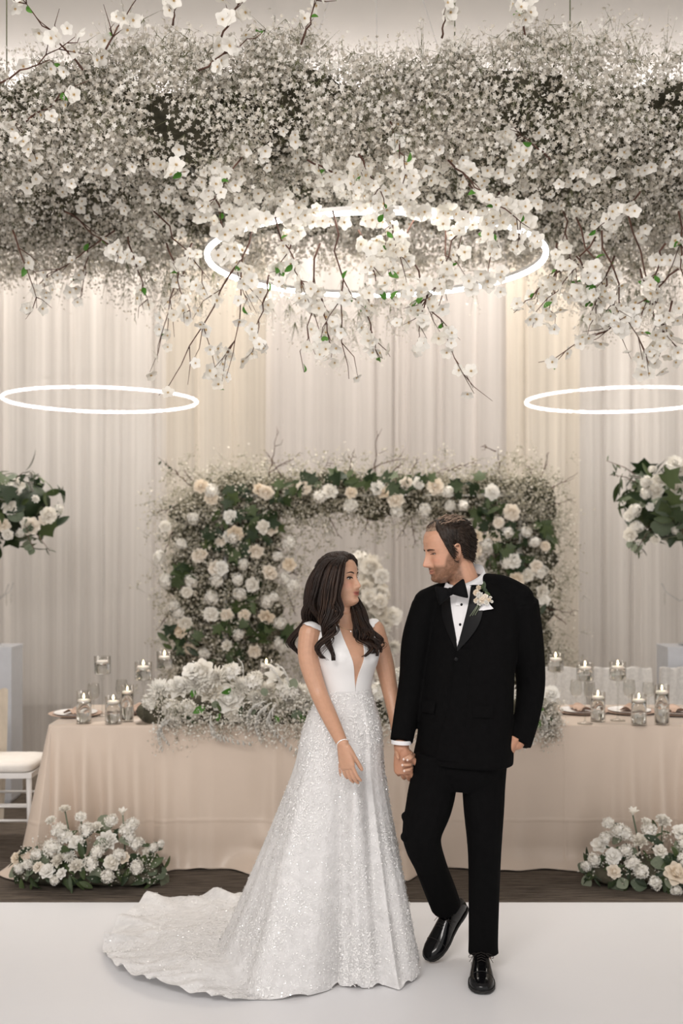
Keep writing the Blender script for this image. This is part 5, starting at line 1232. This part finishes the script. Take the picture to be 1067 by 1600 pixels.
# pocket square and boutonniere on his left chest
def chest(px, py, off=.012):
    o = P(px, py, 3.9); d = (o-Vector((0, 0, CAMZ))).normalized(); h = gtor.ray_cast(o, d); return (h[0] if h[0] else P(px, py, YGm-.12))-d*off
mb = MB()
for tri in (((748, 954), (768, 952), (756, 938)), ((754, 954), (771, 951), (764, 943))):
    a, b, c = [chest(*t, .012+.004*i) for i, t in enumerate(tri)]; mb.add([a, b, c, a+Vector((0, .006, 0)), b+Vector((0, .006, 0)), c+Vector((0, .006, 0))], [(0, 1, 2), (5, 4, 3), (0, 3, 4, 1), (1, 4, 5, 2), (2, 5, 3, 0)])
mb.build('pocket_square', M['shirt'], GR, False, True)
bt = MB(); random.seed(3)
for a, b in (((734, 963), (750, 940)), ((738, 962), (752, 938)), ((742, 961), (754, 940))): bt.tube([chest(*a, .014), chest((a[0]+b[0])/2, (a[1]+b[1])/2, .020), chest(*b, .024)], .0017, 6)
bo = bt.build('boutonniere', M['leaf_g'], GR, True, True)
for px, py, s in ((749, 930, .013), (744, 926, .011), (754, 938, .013), (758, 933, .011), (749, 942, .012), (744, 938, .010), (760, 942, .010), (748, 918, .009), (764, 938, .008), (768, 940, .006), (766, 934, .006)):
    inst('flower', random.choice(RANU+ROSE_C), bo, TRS(chest(px, py, .030)-wloc(GR), look(Vector((random.gauss(0, .4), -1, random.gauss(.2, .4)))), s))
for px, py, ang, s in ((755, 924, .2, .030), (762, 926, -.7, .028), (766, 930, -1.0, .026), (752, 920, .5, .028), (758, 918, -.2, .026)):
    inst('leaf', LEAF_L, bo, Matrix.Translation(chest(px, py, .026)-wloc(GR)) @ Matrix.Rotation(-ang if False else ang, 4, 'Y') @ Matrix.Rotation(math.radians(90), 4, 'X') @ Matrix.Scale(s, 4))
# shoes
M['patent'] = pmat('black_patent_leather', (.0035, .0035, .004), .14, .1, spec=.28, coat=.12); M['sole'] = pmat('black_sole', (.012, .011, .010), .6)
def shoe(heel, toe, up, parent):
    """heel and toe are ground contact points of the sole's ends; up is its normal"""
    heel, toe, up = Vector(heel), Vector(toe), Vector(up); X = (toe-heel); L_ = X.length; X.normalize(); up = (up-X*up.dot(X)).normalized(); Yv = up.cross(X)
    k = L_/.30; T = lambda x, y, z: heel+X*(x*k)+Yv*(y*k)+up*(z*k)
    S_ = [(.000, .018, .060), (.008, .027, .078), (.03, .033, .092), (.07, .034, .100), (.11, .035, .098), (.15, .039, .084), (.19, .046, .066), (.22, .0475, .056), (.25, .045, .050), (.275, .037, .044), (.292, .025, .036), (.300, .010, .026)]
    mb = MB(); R = []
    for x, hw, top in S_:
        R.append([T(x, hw*math.copysign(abs(math.cos(a))**.75, math.cos(a)), .014+(top-.014)*max(0, math.sin(a))**(.85 if x > .16 else .6)) for a in np.linspace(-.05, math.pi+.05, 22)])
    mb.rings(R); u = mb.build('shoe', M['patent'], parent, True, True)
    so = MB(); R = []
    for x, hw, _ in S_: R.append([T(x, s*(hw+.0035), z) for s, z in ((1, .006), (1, .016), (-1, .016), (-1, .006))])
    so.rings(R); so.build('sole', M['sole'], u, False).data.transform(Matrix.Translation(-wloc(parent)))
    he = MB(); R = [[T(x, s*(hw+.002), z) for s, z in ((1, 0), (1, .014), (-1, .014), (-1, 0))] for x, hw in ((-.001, .020), (.01, .029), (.04, .034), (.075, .034))]
    he.rings(R); he.build('heel', M['sole'], u, False).data.transform(Matrix.Translation(-wloc(parent)))
    cp = MB(); cp.tube([T(.222, .0475*math.cos(a)*1.0, .016+.043*max(0, math.sin(a))**.85) for a in np.linspace(.05, math.pi-.05, 16)], .0012*k, 5); cp.build('toe_cap_seam', M['sole'], u, True).data.transform(Matrix.Translation(-wloc(parent)))
    lc = MB()
    for i in range(4): x = .135+.013*i; lc.tube([T(x, -.016, .090-.10*(x-.135)*4*.9), T(x, 0, .097-.10*(x-.135)*4*.9), T(x, .016, .090-.10*(x-.135)*4*.9)], .0016*k, 5)
    for s in (-1, 1):
        lc.tube([T(.132+.02*math.sin(t)*s*0+.012*math.cos(t), s*(.018+.030*math.sin(t/2)**2), .094-.022*math.sin(t/2)**2+.006*math.sin(t)) for t in np.linspace(0, 6.1, 14)], .0012*k, 5)
        lc.tube([T(.132, s*.01, .095), T(.140, s*.03, .085), T(.150, s*.045, .064)], .0011*k, 5)
    lc.build('laces', M['lash'], u, True).data.transform(Matrix.Translation(-wloc(parent)))
    return u
FZ = .0065
shoe((G_(755, 0).x, 4.49, FZ), (G_(742, 0).x, 4.178, FZ), (0, 0, 1), GR)
tq = Vector((P(668, 0, 4.52).x, 4.50, .012)); hq = Vector((P(722, 0, 4.66).x, 4.66, .175))
hq = tq+(hq-tq).normalized()*.295
shoe(hq, tq, Vector((-.35, -.62, .75)), GR)
# ================================================================== the bride
YBr = 4.45; BYAW = math.radians(30)
BR_ = empty('person', (P(540, 0, YBr).x, YBr, 0), 'woman in sparkling white wedding gown with long brown wavy hair', 'person')
B_ = lambda px, py, dy=0: P(px, py, YBr+dy)
# py, centre px, half width, half depth, forward shift
bk = [(958, 533, .052, .050, .0), (970, 534, .075, .058, .0), (978, 535, .115, .066, .0), (988, 536, .142, .078, .002), (1002, 537, .146, .090, .008), (1020, 538, .140, .102, .014), (1034, 539, .130, .100, .012), (1055, 539.5, .114, .088, .004), (1080, 540, .104, .082, .0), (1100, 540, .115, .092, .0), (1130, 540, .142, .108, -.004), (1165, 540, .160, .118, -.008), (1200, 540, .158, .115, -.006), (1230, 540, .13, .10, 0)]
bF = Vector((math.sin(BYAW), -math.cos(BYAW), 0)); bL = Vector((math.cos(BYAW), math.sin(BYAW), 0))
br = smooth_rings([(P(px, py, YBr).x+bF.x*f, YBr+bF.y*f, P(px, py, YBr).z, rx, ry) for py, px, rx, ry, f in bk], 70)
bt_ = MB(); bt_.rings([sring((q[0], q[1], q[2]), q[3], q[4], BYAW, p=2.15) for q in br])
bust = MB(); bust.add(bt_.v, bt_.f)
for s in (-1, 1): bust.ellip(B_(539, 1022)+bF*.062+bL*s*.056, (.054, .050, .052), 16, 12)
btor = bvh_mb(bust)
bb = MB(); bb.add(bust.v, bust.f)
BHM = head_matrix(B_(531, 909, -.01), 60, -10, 2, .90); BHG = head_grid(1.0, 1.0)
add_head(bb, BHG, BHM, ears=False)
limb(bb, [BHM @ Vector((0, .022, -.05)), B_(531, 950, .0), B_(534, 968, .0), B_(536, 985, .0)], [.047, .046, .049, .065], 20)
bSR, bSL = B_(535, 988)-bL*.150, B_(535, 987)+bL*.150
ra = [bSR, P(482, 1030, 4.36), P(498, 1082, 4.34), P(516, 1122, 4.26), P(534, 1160, 4.17)]
la = [bSL, P(600, 1035, 4.54), P(609, 1078, 4.54), P(617, 1115, 4.50), P(622, 1150, 4.46)]
limb(bb, ra, [.047, .041, .035, .0315, .0235]); limb(bb, la, [.046, .040, .034, .030, .0235])
bb.ellip(bSR+Vector((0, 0, .0)), (.046, .046, .046)); bb.ellip(bSL, (.045, .045, .045))
limb(bb, [B_(523, 1190), B_(525, 1330, .02), B_(525, 1500, .05)], [.08, .05, .035]); limb(bb, [B_(556, 1190), B_(556, 1330, .02), B_(556, 1500, .05)], [.08, .05, .035])
d = Vector((.20, -.10, -.96)); p = Vector((.62, .75, -.1))
hand.flip = 1 if d.cross(p).dot(Vector((.8, -.6, 0))) > 0 else -1
rt = hand(bb, P(536, 1165, 4.165), d, p, .90, (15, 17, 16, 13), thumb=(.93, .20, .35), tcurl=.04, spread=.5)
d = Vector((.30, -.30, -.9)); p = Vector((.45, -.85, .35))
hand.flip = 1 if d.cross(p).dot(Vector((-1, 0, 0))) > 0 else -1
lt = hand(bb, P(623, 1155, 4.455), d, p, .84, (42, 46, 48, 50), thumb=(.6, .6, .5), tcurl=.2)
nails = []
for i, (x0, y0, x1, y1) in enumerate(((640, 1176, 631, 1186), (643, 1179, 637, 1187), (640, 1190, 629, 1195), (641, 1197, 632, 1204))):
    pts = [P(x0+1, y0-2, 4.44), P(x0+3, y0+2, 4.40), P(x0, y0+5, 4.355), P(x1, y1, 4.352)]
    bb.tube(curve(pts, 9), .0068, 9, round_ends=True); nails.append((P(x1-.5, y1+.5, 4.3455), (Vector(pts[3])-Vector(pts[2])).normalized()))
bbody = remesh(bb, .0031, 2, .4); bbv = bvh_of(bbody)
BI = BHM.inverted(); SK_B = (.54, .31, .205)
def bcol(co):
    q = BI @ co; c = SK_B
    if q.length > .2: return mix3(c, (.55, .30, .19), .35)
    ax = abs(q.x)
    if q.y < -.02:
        c = mix3(c, (.62, .25, .18), .45*math.exp(-((ax-.044)/.02)**2-((q.z+.024)/.018)**2))
        if q.y < -.055:
            mz = -.0655+.004*(ax/.028)**2
            lip = math.exp(-(ax/.0235)**6)*math.exp(-((q.z-mz+.0005)/.0095)**6); c = mix3(c, (.36, .085, .07), lip*.9)
            c = mix3(c, (.10, .02, .02), math.exp(-(ax/.026)**6)*math.exp(-((q.z-mz)/.0018)**2)*.8)
            c = mix3(c, (.20, .10, .06), .45*math.exp(-((ax-.031)/.015)**4-((q.z-.010)/.008)**2))
    return c
paint(bbody, bcol); M['skin_b'] = skin_mat('skin_tan', .42)
bo_ = mesh_obj('body', bbody, [M['skin_b']], BR_)
M['hair_b'] = pmat('dark_brown_hair', (.006, .0034, .0024), .42, scale=9, col2=(.028, .013, .008), spec=.35, stretch=(3, 3, .6), bump=.5, bscale=60)
M['brow_b'] = pmat('dark_brow', (.03, .016, .010), .8)
eyes(bbv, BHM, BR_, .0050, .0024); brows(bbv, BHM, BR_, M['brow_b'], .0027, .025, .007)
M['nail'] = pmat('pale_nail', (.78, .62, .55), .25, .02)
mb = MB()
for c, dd in nails:
    q = look(Vector((0, -1, 0)), 0).to_matrix(); mb.ellip(c, (.0045, .0022, .0055), 10, 6, rot=None)
mb.build('fingernails', M['nail'], BR_, True, True)
# ------------------------------------------------------------------ hair
def b_in(q):
    ax = abs(q.x); ang = math.degrees(math.atan2(ax, -q.y)); line = np.interp(ang, [0, 14, 30, 46, 58, 70, 80, 180], [.092, .090, .078, .050, .015, -.045, -.10, -.12])
    return sstep(line-.004, line+.010, q.z)
hair_shell(BHG, BHM, b_in, .016, M['hair_b'], BR_, 'hair', 0, jitter=.003)
hb = MB(); rnd = random.Random(12)
def lock(ctrl, n, clump, r, wave, taper=.6, ph=None):
    """a lock of n strands around a guide curve; clump = radius of the lock, wave = amplitude of the curl near its end"""
    g = curve([P(*c) for c in ctrl], 26); ph = rnd.uniform(0, 6) if ph is None else ph
    for k in range(n):
        a = rnd.uniform(0, 6.28); rr = clump*math.sqrt(rnd.random()); o = Vector((math.cos(a)*rr, math.sin(a)*rr, 0)); p2 = ph+rnd.gauss(0, .18); ln = rnd.uniform(.86, 1.0); pts = []; rad = []
        for i in range(26):
            t = i/25
            if t > ln: break
            w = wave*2.3*sstep(.28, .75, t); sp = (.35+.65*min(1, t*3))*(1-.62*sstep(.72, 1, t))
            pts.append(g[i]+o*sp+Vector((math.sin(t*13+p2)*w, math.cos(t*13+p2)*w*.6, 0))); rad.append((r*(.55+.45*min(1, t*4))*(1-taper*sstep(.6, 1, t/ln)), r*.55*(1-taper*sstep(.6, 1, t/ln))))
        hb.tube(pts, rad, 6)
A_ = [([(548, 934, 4.50), (556, 952, 4.47), (562, 972, 4.43), (570, 990, 4.40), (583, 1002, 4.39), (577, 1024, 4.39)], 22, .015, .0078, .010),
      ([(552, 932, 4.52), (562, 950, 4.49), (568, 972, 4.45), (577, 992, 4.42), (590, 1004, 4.41), (584, 1022, 4.41)], 20, .015, .0078, .010),
      ([(533, 870, 4.42), (505, 880, 4.44), (488, 905, 4.45), (481, 940, 4.45), (477, 968, 4.47), (468, 992, 4.50), (457, 1010, 4.50), (460, 1026, 4.50)], 16, .016, .008, .010),
      ([(533, 869, 4.40), (507, 878, 4.39), (492, 905, 4.38), (486, 935, 4.39), (485, 958, 4.43), (483, 985, 4.50), (478, 1012, 4.52)], 18, .018, .008, .008),
      ([(534, 869, 4.39), (512, 880, 4.36), (500, 905, 4.34), (495, 930, 4.345), (496, 955, 4.37), (500, 975, 4.42), (503, 992, 4.46)], 18, .018, .0085, .006),
      ([(535, 869, 4.38), (518, 882, 4.335), (509, 910, 4.32), (505, 940, 4.32), (505, 968, 4.32), (511, 990, 4.31), (506, 1012, 4.305), (511, 1034, 4.30)], 20, .016, .008, .012),
      ([(536, 870, 4.37), (525, 884, 4.325), (518, 910, 4.31), (514, 940, 4.31), (514, 966, 4.31), (518, 988, 4.30), (508, 1012, 4.295), (513, 1037, 4.29)], 20, .015, .0078, .012),
      ([(538, 870, 4.37), (531, 884, 4.325), (526, 908, 4.312), (523, 936, 4.308), (523, 958, 4.308), (517, 980, 4.30), (514, 1000, 4.298)], 18, .012, .0072, .010),
      ([(540, 871, 4.37), (537, 886, 4.33), (534, 908, 4.318), (531, 930, 4.312), (530, 952, 4.312), (521, 970, 4.305), (510, 982, 4.305)], 12, .007, .006, .006),
      ([(550, 936, 4.50), (557, 955, 4.46), (560, 975, 4.42), (568, 993, 4.385), (580, 1006, 4.38), (580, 1028, 4.38)], 20, .014, .0075, .010),
      ([(546, 940, 4.47), (551, 957, 4.42), (555, 977, 4.385), (562, 996, 4.365), (570, 1012, 4.36), (573, 1028, 4.36)], 18, .011, .007, .010),
      ([(556, 930, 4.53), (566, 950, 4.51), (573, 972, 4.48), (582, 992, 4.45), (592, 1006, 4.44), (587, 1022, 4.43)], 18, .012, .0075, .010),
      ([(520, 900, 4.52), (512, 940, 4.53), (514, 970, 4.53), (520, 1000, 4.54), (525, 1040, 4.55)], 20, .04, .010, .008),
      ([(535, 900, 4.54), (535, 940, 4.54), (540, 970, 4.54), (548, 1000, 4.55), (550, 1035, 4.56)], 20, .035, .010, .008),
      ([(505, 895, 4.48), (495, 930, 4.48), (492, 962, 4.49), (498, 992, 4.53), (504, 1030, 4.55)], 18, .03, .010, .008)]
for ctrl, n, cl, r, w in A_: lock(ctrl, int(n*1.9), cl*1.05, r*.62, w)
hb.build('long_hair', M['hair_b'], BR_, True, True)
M['hair_hl'] = pmat('caramel_hair', (.014, .007, .0045), .42, scale=20, col2=(.050, .025, .014), spec=.35)
hb2 = MB(); hbk, hb = hb, hb2
for ctrl, n, cl, r, w in A_[5:8]+A_[0:2]+A_[9:12]:
    lock([(x+rnd.uniform(-1, 1), y, Y-.012) for x, y, Y in ctrl][1:], 4, cl*.95, r*.36, w)
hb2.build('hair_highlights', M['hair_hl'], BR_, True, True)
# ------------------------------------------------------------------ bodice
def baxis(z):
    q = min(br, key=lambda t: abs(t[2]-z)); return (q[0], q[1])
bz = lambda py: P(0, py, YBr-.08).z
zW, zS = bz(1085), bz(968)
def dress_mats():
    m = pmat('ivory_crepe', (.80, .79, .785), .5, .02, scale=6, sheen=.1)
    return m
M['crepe'] = dress_mats()
def th_in(z):      # edge of the deep V measured from the chest centre
    t = (z-bz(1076))/(bz(972)-bz(1076)); return .012+(0 if t < 0 else .66*max(0, t)**1.25)
def th_out_r(z):   # towards the back; above the armpit the strap narrows
    return float(np.interp(z, [zW, bz(1012), bz(1000), bz(985), bz(970)], [3.10, 3.0, 1.15, .98, .95]))
def strap_out(z): return float(np.interp(z, [zW, bz(1015), bz(1003), bz(988), bz(970)], [3.10, 2.9, 1.36, 1.28, 1.24]))
VCB = -.06
rows = np.linspace(zW, bz(974), 40)
for s in (-1, 1):
    G = cyl_patch(btor, baxis, rows, lambda z: VCB+s*th_in(z), lambda z: VCB+s*strap_out(z), 40, lambda z, u: .0045, BYAW)
    G2 = cyl_patch(btor, baxis, rows, lambda z: VCB+s*th_in(z), lambda z: VCB+s*strap_out(z), 40, lambda z, u: .0005, BYAW)
    mb = MB().grid(G); mb.grid([[r[0] for r in G], [r[0] for r in G2]]); mb.grid([[r[-1] for r in G], [r[-1] for r in G2]])
    mb.build('bodice', M['crepe'], BR_, True, True)
    # strap over the shoulder, front to back
    cen = []
    a0 = VCB+s*(th_in(bz(976))+strap_out(bz(976)))/2*(1.12 if s < 0 else 1)
    f0 = cyl_patch(btor, baxis, [bz(984)], lambda z: a0, lambda z: a0, 1, .005, BYAW)[0][0]
    top = B_(535, 974)+bL*s*(.150 if s < 0 else .122)+Vector((0, 0, .012)); f1 = top+bF*.03
    ba = BYAW+math.pi-s*.55; bd = Vector((math.sin(ba), -math.cos(ba), 0)); c = Vector((*baxis(bz(1000)), bz(1000)))
    h = btor.ray_cast(c+bd*.5, -bd); bk_ = (h[0] if h[0] else c+bd*.09)+bd*.005
    mid = curve([f0, f1, top-bF*.02, (top+bk_)/2-bF*.03, bk_], 18); G = []
    for i, q in enumerate(mid):
        h = bbv.find_nearest(q); q = h[0]+h[1]*.004 if (h[0]-q).length < .06 else q
        row = []
        for k_ in range(5):
            w = bL*(k_-2)/2*.030; e = bbv.find_nearest(q+w); row.append(e[0]+e[1]*.0045)
        G.append(row)
    MB().grid(G).build('strap', M['crepe'], BR_, True, True)
# ------------------------------------------------------------------ skirt and train
Wc = Vector((P(540, 0, YBr).x, YBr)); zw = bz(1085)+.004
def fp(px, py): y = floorY(py, .008); return Vector(((px-533.5)*y/FPX, y))
OUT = [fp(646, 1532), fp(625, 1548), fp(600, 1541), fp(560, 1545), fp(528, 1541), fp(500, 1552), fp(468, 1560), fp(400, 1563), fp(335, 1569), fp(290, 1562), fp(245, 1553), fp(205, 1538), fp(178, 1520), fp(162, 1492), fp(185, 1450), fp(215, 1418), fp(240, 1407), fp(290, 1407), fp(345, 1409), Vector((-.40, 5.28)), Vector((-.15, 5.10)), Vector((.06, 4.92)), Vector((.22, 4.75)), Vector((.29, 4.55))]
def polar(o):
    v = o-Wc; return math.atan2(v.y, v.x) % (2*math.pi), v.length
pol = sorted(polar(o) for o in OUT); pa = np.array([q[0] for q in pol]); prr = np.array([q[1] for q in pol])
pa = np.r_[pa-2*math.pi, pa, pa+2*math.pi]; prr = np.r_[prr, prr, prr]
def Rout(a): return float(np.interp(a % (2*math.pi), pa, prr))
NA, NR = 420, 84
def skirt_pt(ia, s):
    a = 2*math.pi*ia/NA; R = Rout(a); ca, sa = math.cos(a), math.sin(a)
    # waist ellipse
    la_ = a-BYAW; r0 = 1/math.sqrt((math.cos(la_)/.108)**2+(math.sin(la_)/.086)**2)
    left = .5-.5*math.cos(a)                                       # 1 towards the viewer's left
    rt = min(R, .33+.16*left*(.5+.5*math.sin(a))+.10*left)
    Lh = math.hypot(zw, rt-r0); Lf = max(0, R-rt); Lt = Lh+Lf; q = s*Lt
    # straight fall with a soft landing on the floor
    u = q/Lh
    hip = .022*math.exp(-((u-.14)/.10)**2)
    r = r0+(rt-r0)*min(u, 1)**1.06+max(0, q-Lh)+hip*(1 if u < 1 else 0)
    z = zw*(1-u) if u < 1 else 0
    lfk = sstep(0, .35, Lf); soft = .005+.17*lfk; z = z+soft*math.log1p(math.exp(-min(60, z/soft)))*.55*lfk*(1-sstep(1.0, 1.6, u))
    k = sstep(.10, .85, min(u, 1))
    fold = .013*math.sin(a*9+1.3*math.sin(a*3))+.004*math.sin(a*23+2)+.010*noise.noise((a*4, s*2, 3))
    r += fold*k*(1 if u < 1 else .4)
    cx, cy = Wc.x+ca*r, Wc.y+sa*r
    if u > .9:
        f = sstep(.9, 1.15, u); e = sstep(.86, 1.0, s)*sstep(.02, .15, Lf)
        z += f*(.022*abs(noise.noise((cx*5, cy*5, 1)))+.020*max(0, noise.noise((cx*11, cy*9, 7)))+.014*e*(.5+.5*math.sin(a*60+3*noise.noise((a*9, 0, 0)))))
        if e and math.cos(a) < -.3 and math.sin(a) > .2: z += .035*e*max(0, math.sin(a*26+.6))
    if s > .9: z += .012*sstep(.9, 1, s)*max(0, math.sin(a*17))*(1-sstep(.02, .15, Lf))        # scalloped hem
    return Vector((cx, cy, max(z, 0)+.0085)), Vector((ca, sa, .35)).normalized()
SG = []; SN = []
for i in range(NR+1):
    row = []; rn = []
    for j in range(NA):
        p_, n_ = skirt_pt(j, i/NR); row.append(p_); rn.append(n_)
    SG.append(row); SN.append(rn)
HP = P(556, 1229, 4.115)          # the pinch between her fingers pulls the cloth forward
for i in range(NR+1):
    for j in range(NA):
        p_ = SG[i][j]
        if p_.y < YBr+.05 and p_.z > .1:
            dx = p_.x-HP.x-.03*(HP.z-p_.z); dz = p_.z-HP.z
            wz = math.exp(-(dz/.05)**2) if dz > 0 else math.exp(-(dz/.40)**2)
            p_.y -= .075*wz*math.exp(-(dx/(.030+.10*max(0, -dz)))**2)
def gown_mat():
    m = pmat('sequined_tulle', (.70, .69, .685), .6, scale=26, col2=(.82, .81, .805), transl=.12, sheen=.15, bump=.35, bscale=70)
    N = m.node_tree.nodes; L = m.node_tree.links; b = N['Principled BSDF']; tc = N.new('ShaderNodeTexCoord')
    vo = N.new('ShaderNodeTexVoronoi'); vo.inputs['Scale'].default_value = 46; L.new(tc.outputs['Object'], vo.inputs[0])
    bp = N.new('ShaderNodeBump'); bp.inputs['Strength'].default_value = .35; bp.inputs['Distance'].default_value = .006; L.new(vo.outputs[0], bp.inputs['Height'])
    old = b.inputs['Normal'].links[0].from_socket; L.new(old, bp.inputs['Normal']); L.new(bp.outputs[0], b.inputs['Normal'])
    return m
M['gown'] = gown_mat()
mb = MB(); v = [q for r in SG for q in r]; f = [(i*NA+j, (i+1)*NA+j, (i+1)*NA+(j+1) % NA, i*NA+(j+1) % NA) for i in range(NR) for j in range(NA)]
mb.add(v, f); sk = mb.build('skirt', M['gown'], BR_, True, True)
# sequins and lace sprigs sewn on the tulle
srng = np.random.default_rng(8)
def on_skirt(n, smin, smax, bias=None):
    P_, N_ = [], []
    while len(P_) < n:
        s = srng.uniform(smin, smax)**.8; j = srng.integers(0, NA); i = min(NR-1, int(s*NR)); a = SG[i][j]; b = SG[i+1][j]; c = SG[i][(j+1) % NA]
        if bias and noise.noise(a*bias) < srng.uniform(-.35, .35): continue
        nn = (b-a).cross(c-a)
        if nn.length < 1e-9: continue
        nn.normalize(); nn = nn if nn.dot(SN[i][j]) > 0 else -nn
        P_.append(a+(b-a)*srng.random()+(c-a)*srng.random()+nn*.0022); N_.append(nn)
    return P_, N_
M['sequin'] = pmat('silver_sequin', (.95, .94, .93), .25, .02, metal=.35, spec=1.0); M['lacew'] = pmat('white_lace', (.82, .81, .80), .55, .03, rand='island', col2=(.88, .87, .86))
def sewn(name, n, size, verts, faces, mat, bias, jit, smin=.0, smax=1.0):
    P_, N_ = on_skirt(n, smin, smax, bias); R = np.array([np.array((look(nn+Vector((random.gauss(0, jit), random.gauss(0, jit), random.gauss(0, jit))))).to_matrix()) for nn in N_])
    V, F = scatter(verts, faces, np.array([tuple(q) for q in P_]), R, srng.uniform(*size, n)); o = np_mesh(name, V, F, [mat], BR_, None, False, np.array(wloc(BR_))); o['kind'] = 'stuff'
random.seed(2)
HEX = [(math.cos(k*1.0472), math.sin(k*1.0472), 0) for k in range(6)]
sewn('sequins', 9000, (.0016, .0030), HEX, [(0, 1, 2), (0, 2, 3), (0, 3, 4), (0, 4, 5)], M['sequin'], 7, .30)
SPRIG = [(0, 0, 0), (.25, .5, .12), (0, 1, .05), (-.25, .5, .12)]
sewn('lace_sprigs', 12000, (.007, .014), SPRIG, [(0, 1, 2), (0, 2, 3)], M['lacew'], 5, .20)
# jewellery
mb = MB(); ch = []
for t in np.linspace(-1, 1, 25):
    c = B_(533, 962)+bF*(.055+.028*(1-t*t))+bL*(.050*math.sin(t*1.9))+Vector((0, 0, -.045*(1-abs(t)**1.6)-.005)); h = bbv.find_nearest(c); ch.append(h[0]+h[1]*.0015)
mb.tube(ch, .0008, 5); M['gold'] = pmat('gold_chain', (.62, .46, .28), .25, .05, metal=.9)
nk = mb.build('necklace', M['gold'], BR_, True, True); pc = ch[12]; MB().ellip(pc+Vector((0, -.001, -.008)), (.0045, .0025, .0060), 10, 8).build('pendant', M['sequin'], nk, True).data.transform(Matrix.Translation(-wloc(BR_)))
dw = (ra[-1]-ra[-2]).normalized(); cw = P(534.5, 1163, 4.167); u = dw.orthogonal().normalized(); w = dw.cross(u)
tilt = Vector((0, 0, .010)); mb = MB(); loop = []
for a in np.linspace(0, 2*math.pi, 28):
    q = cw+(u*math.cos(a)+w*math.sin(a))*.04; h = bbv.ray_cast(q, (cw-q).normalized()); q = (h[0] if h[0] else q)+(q-cw).normalized()*.0018; loop.append(q)
mb.tube(loop, .0022, 6); mb.build('bracelet', M['sequin'], BR_, True, True)
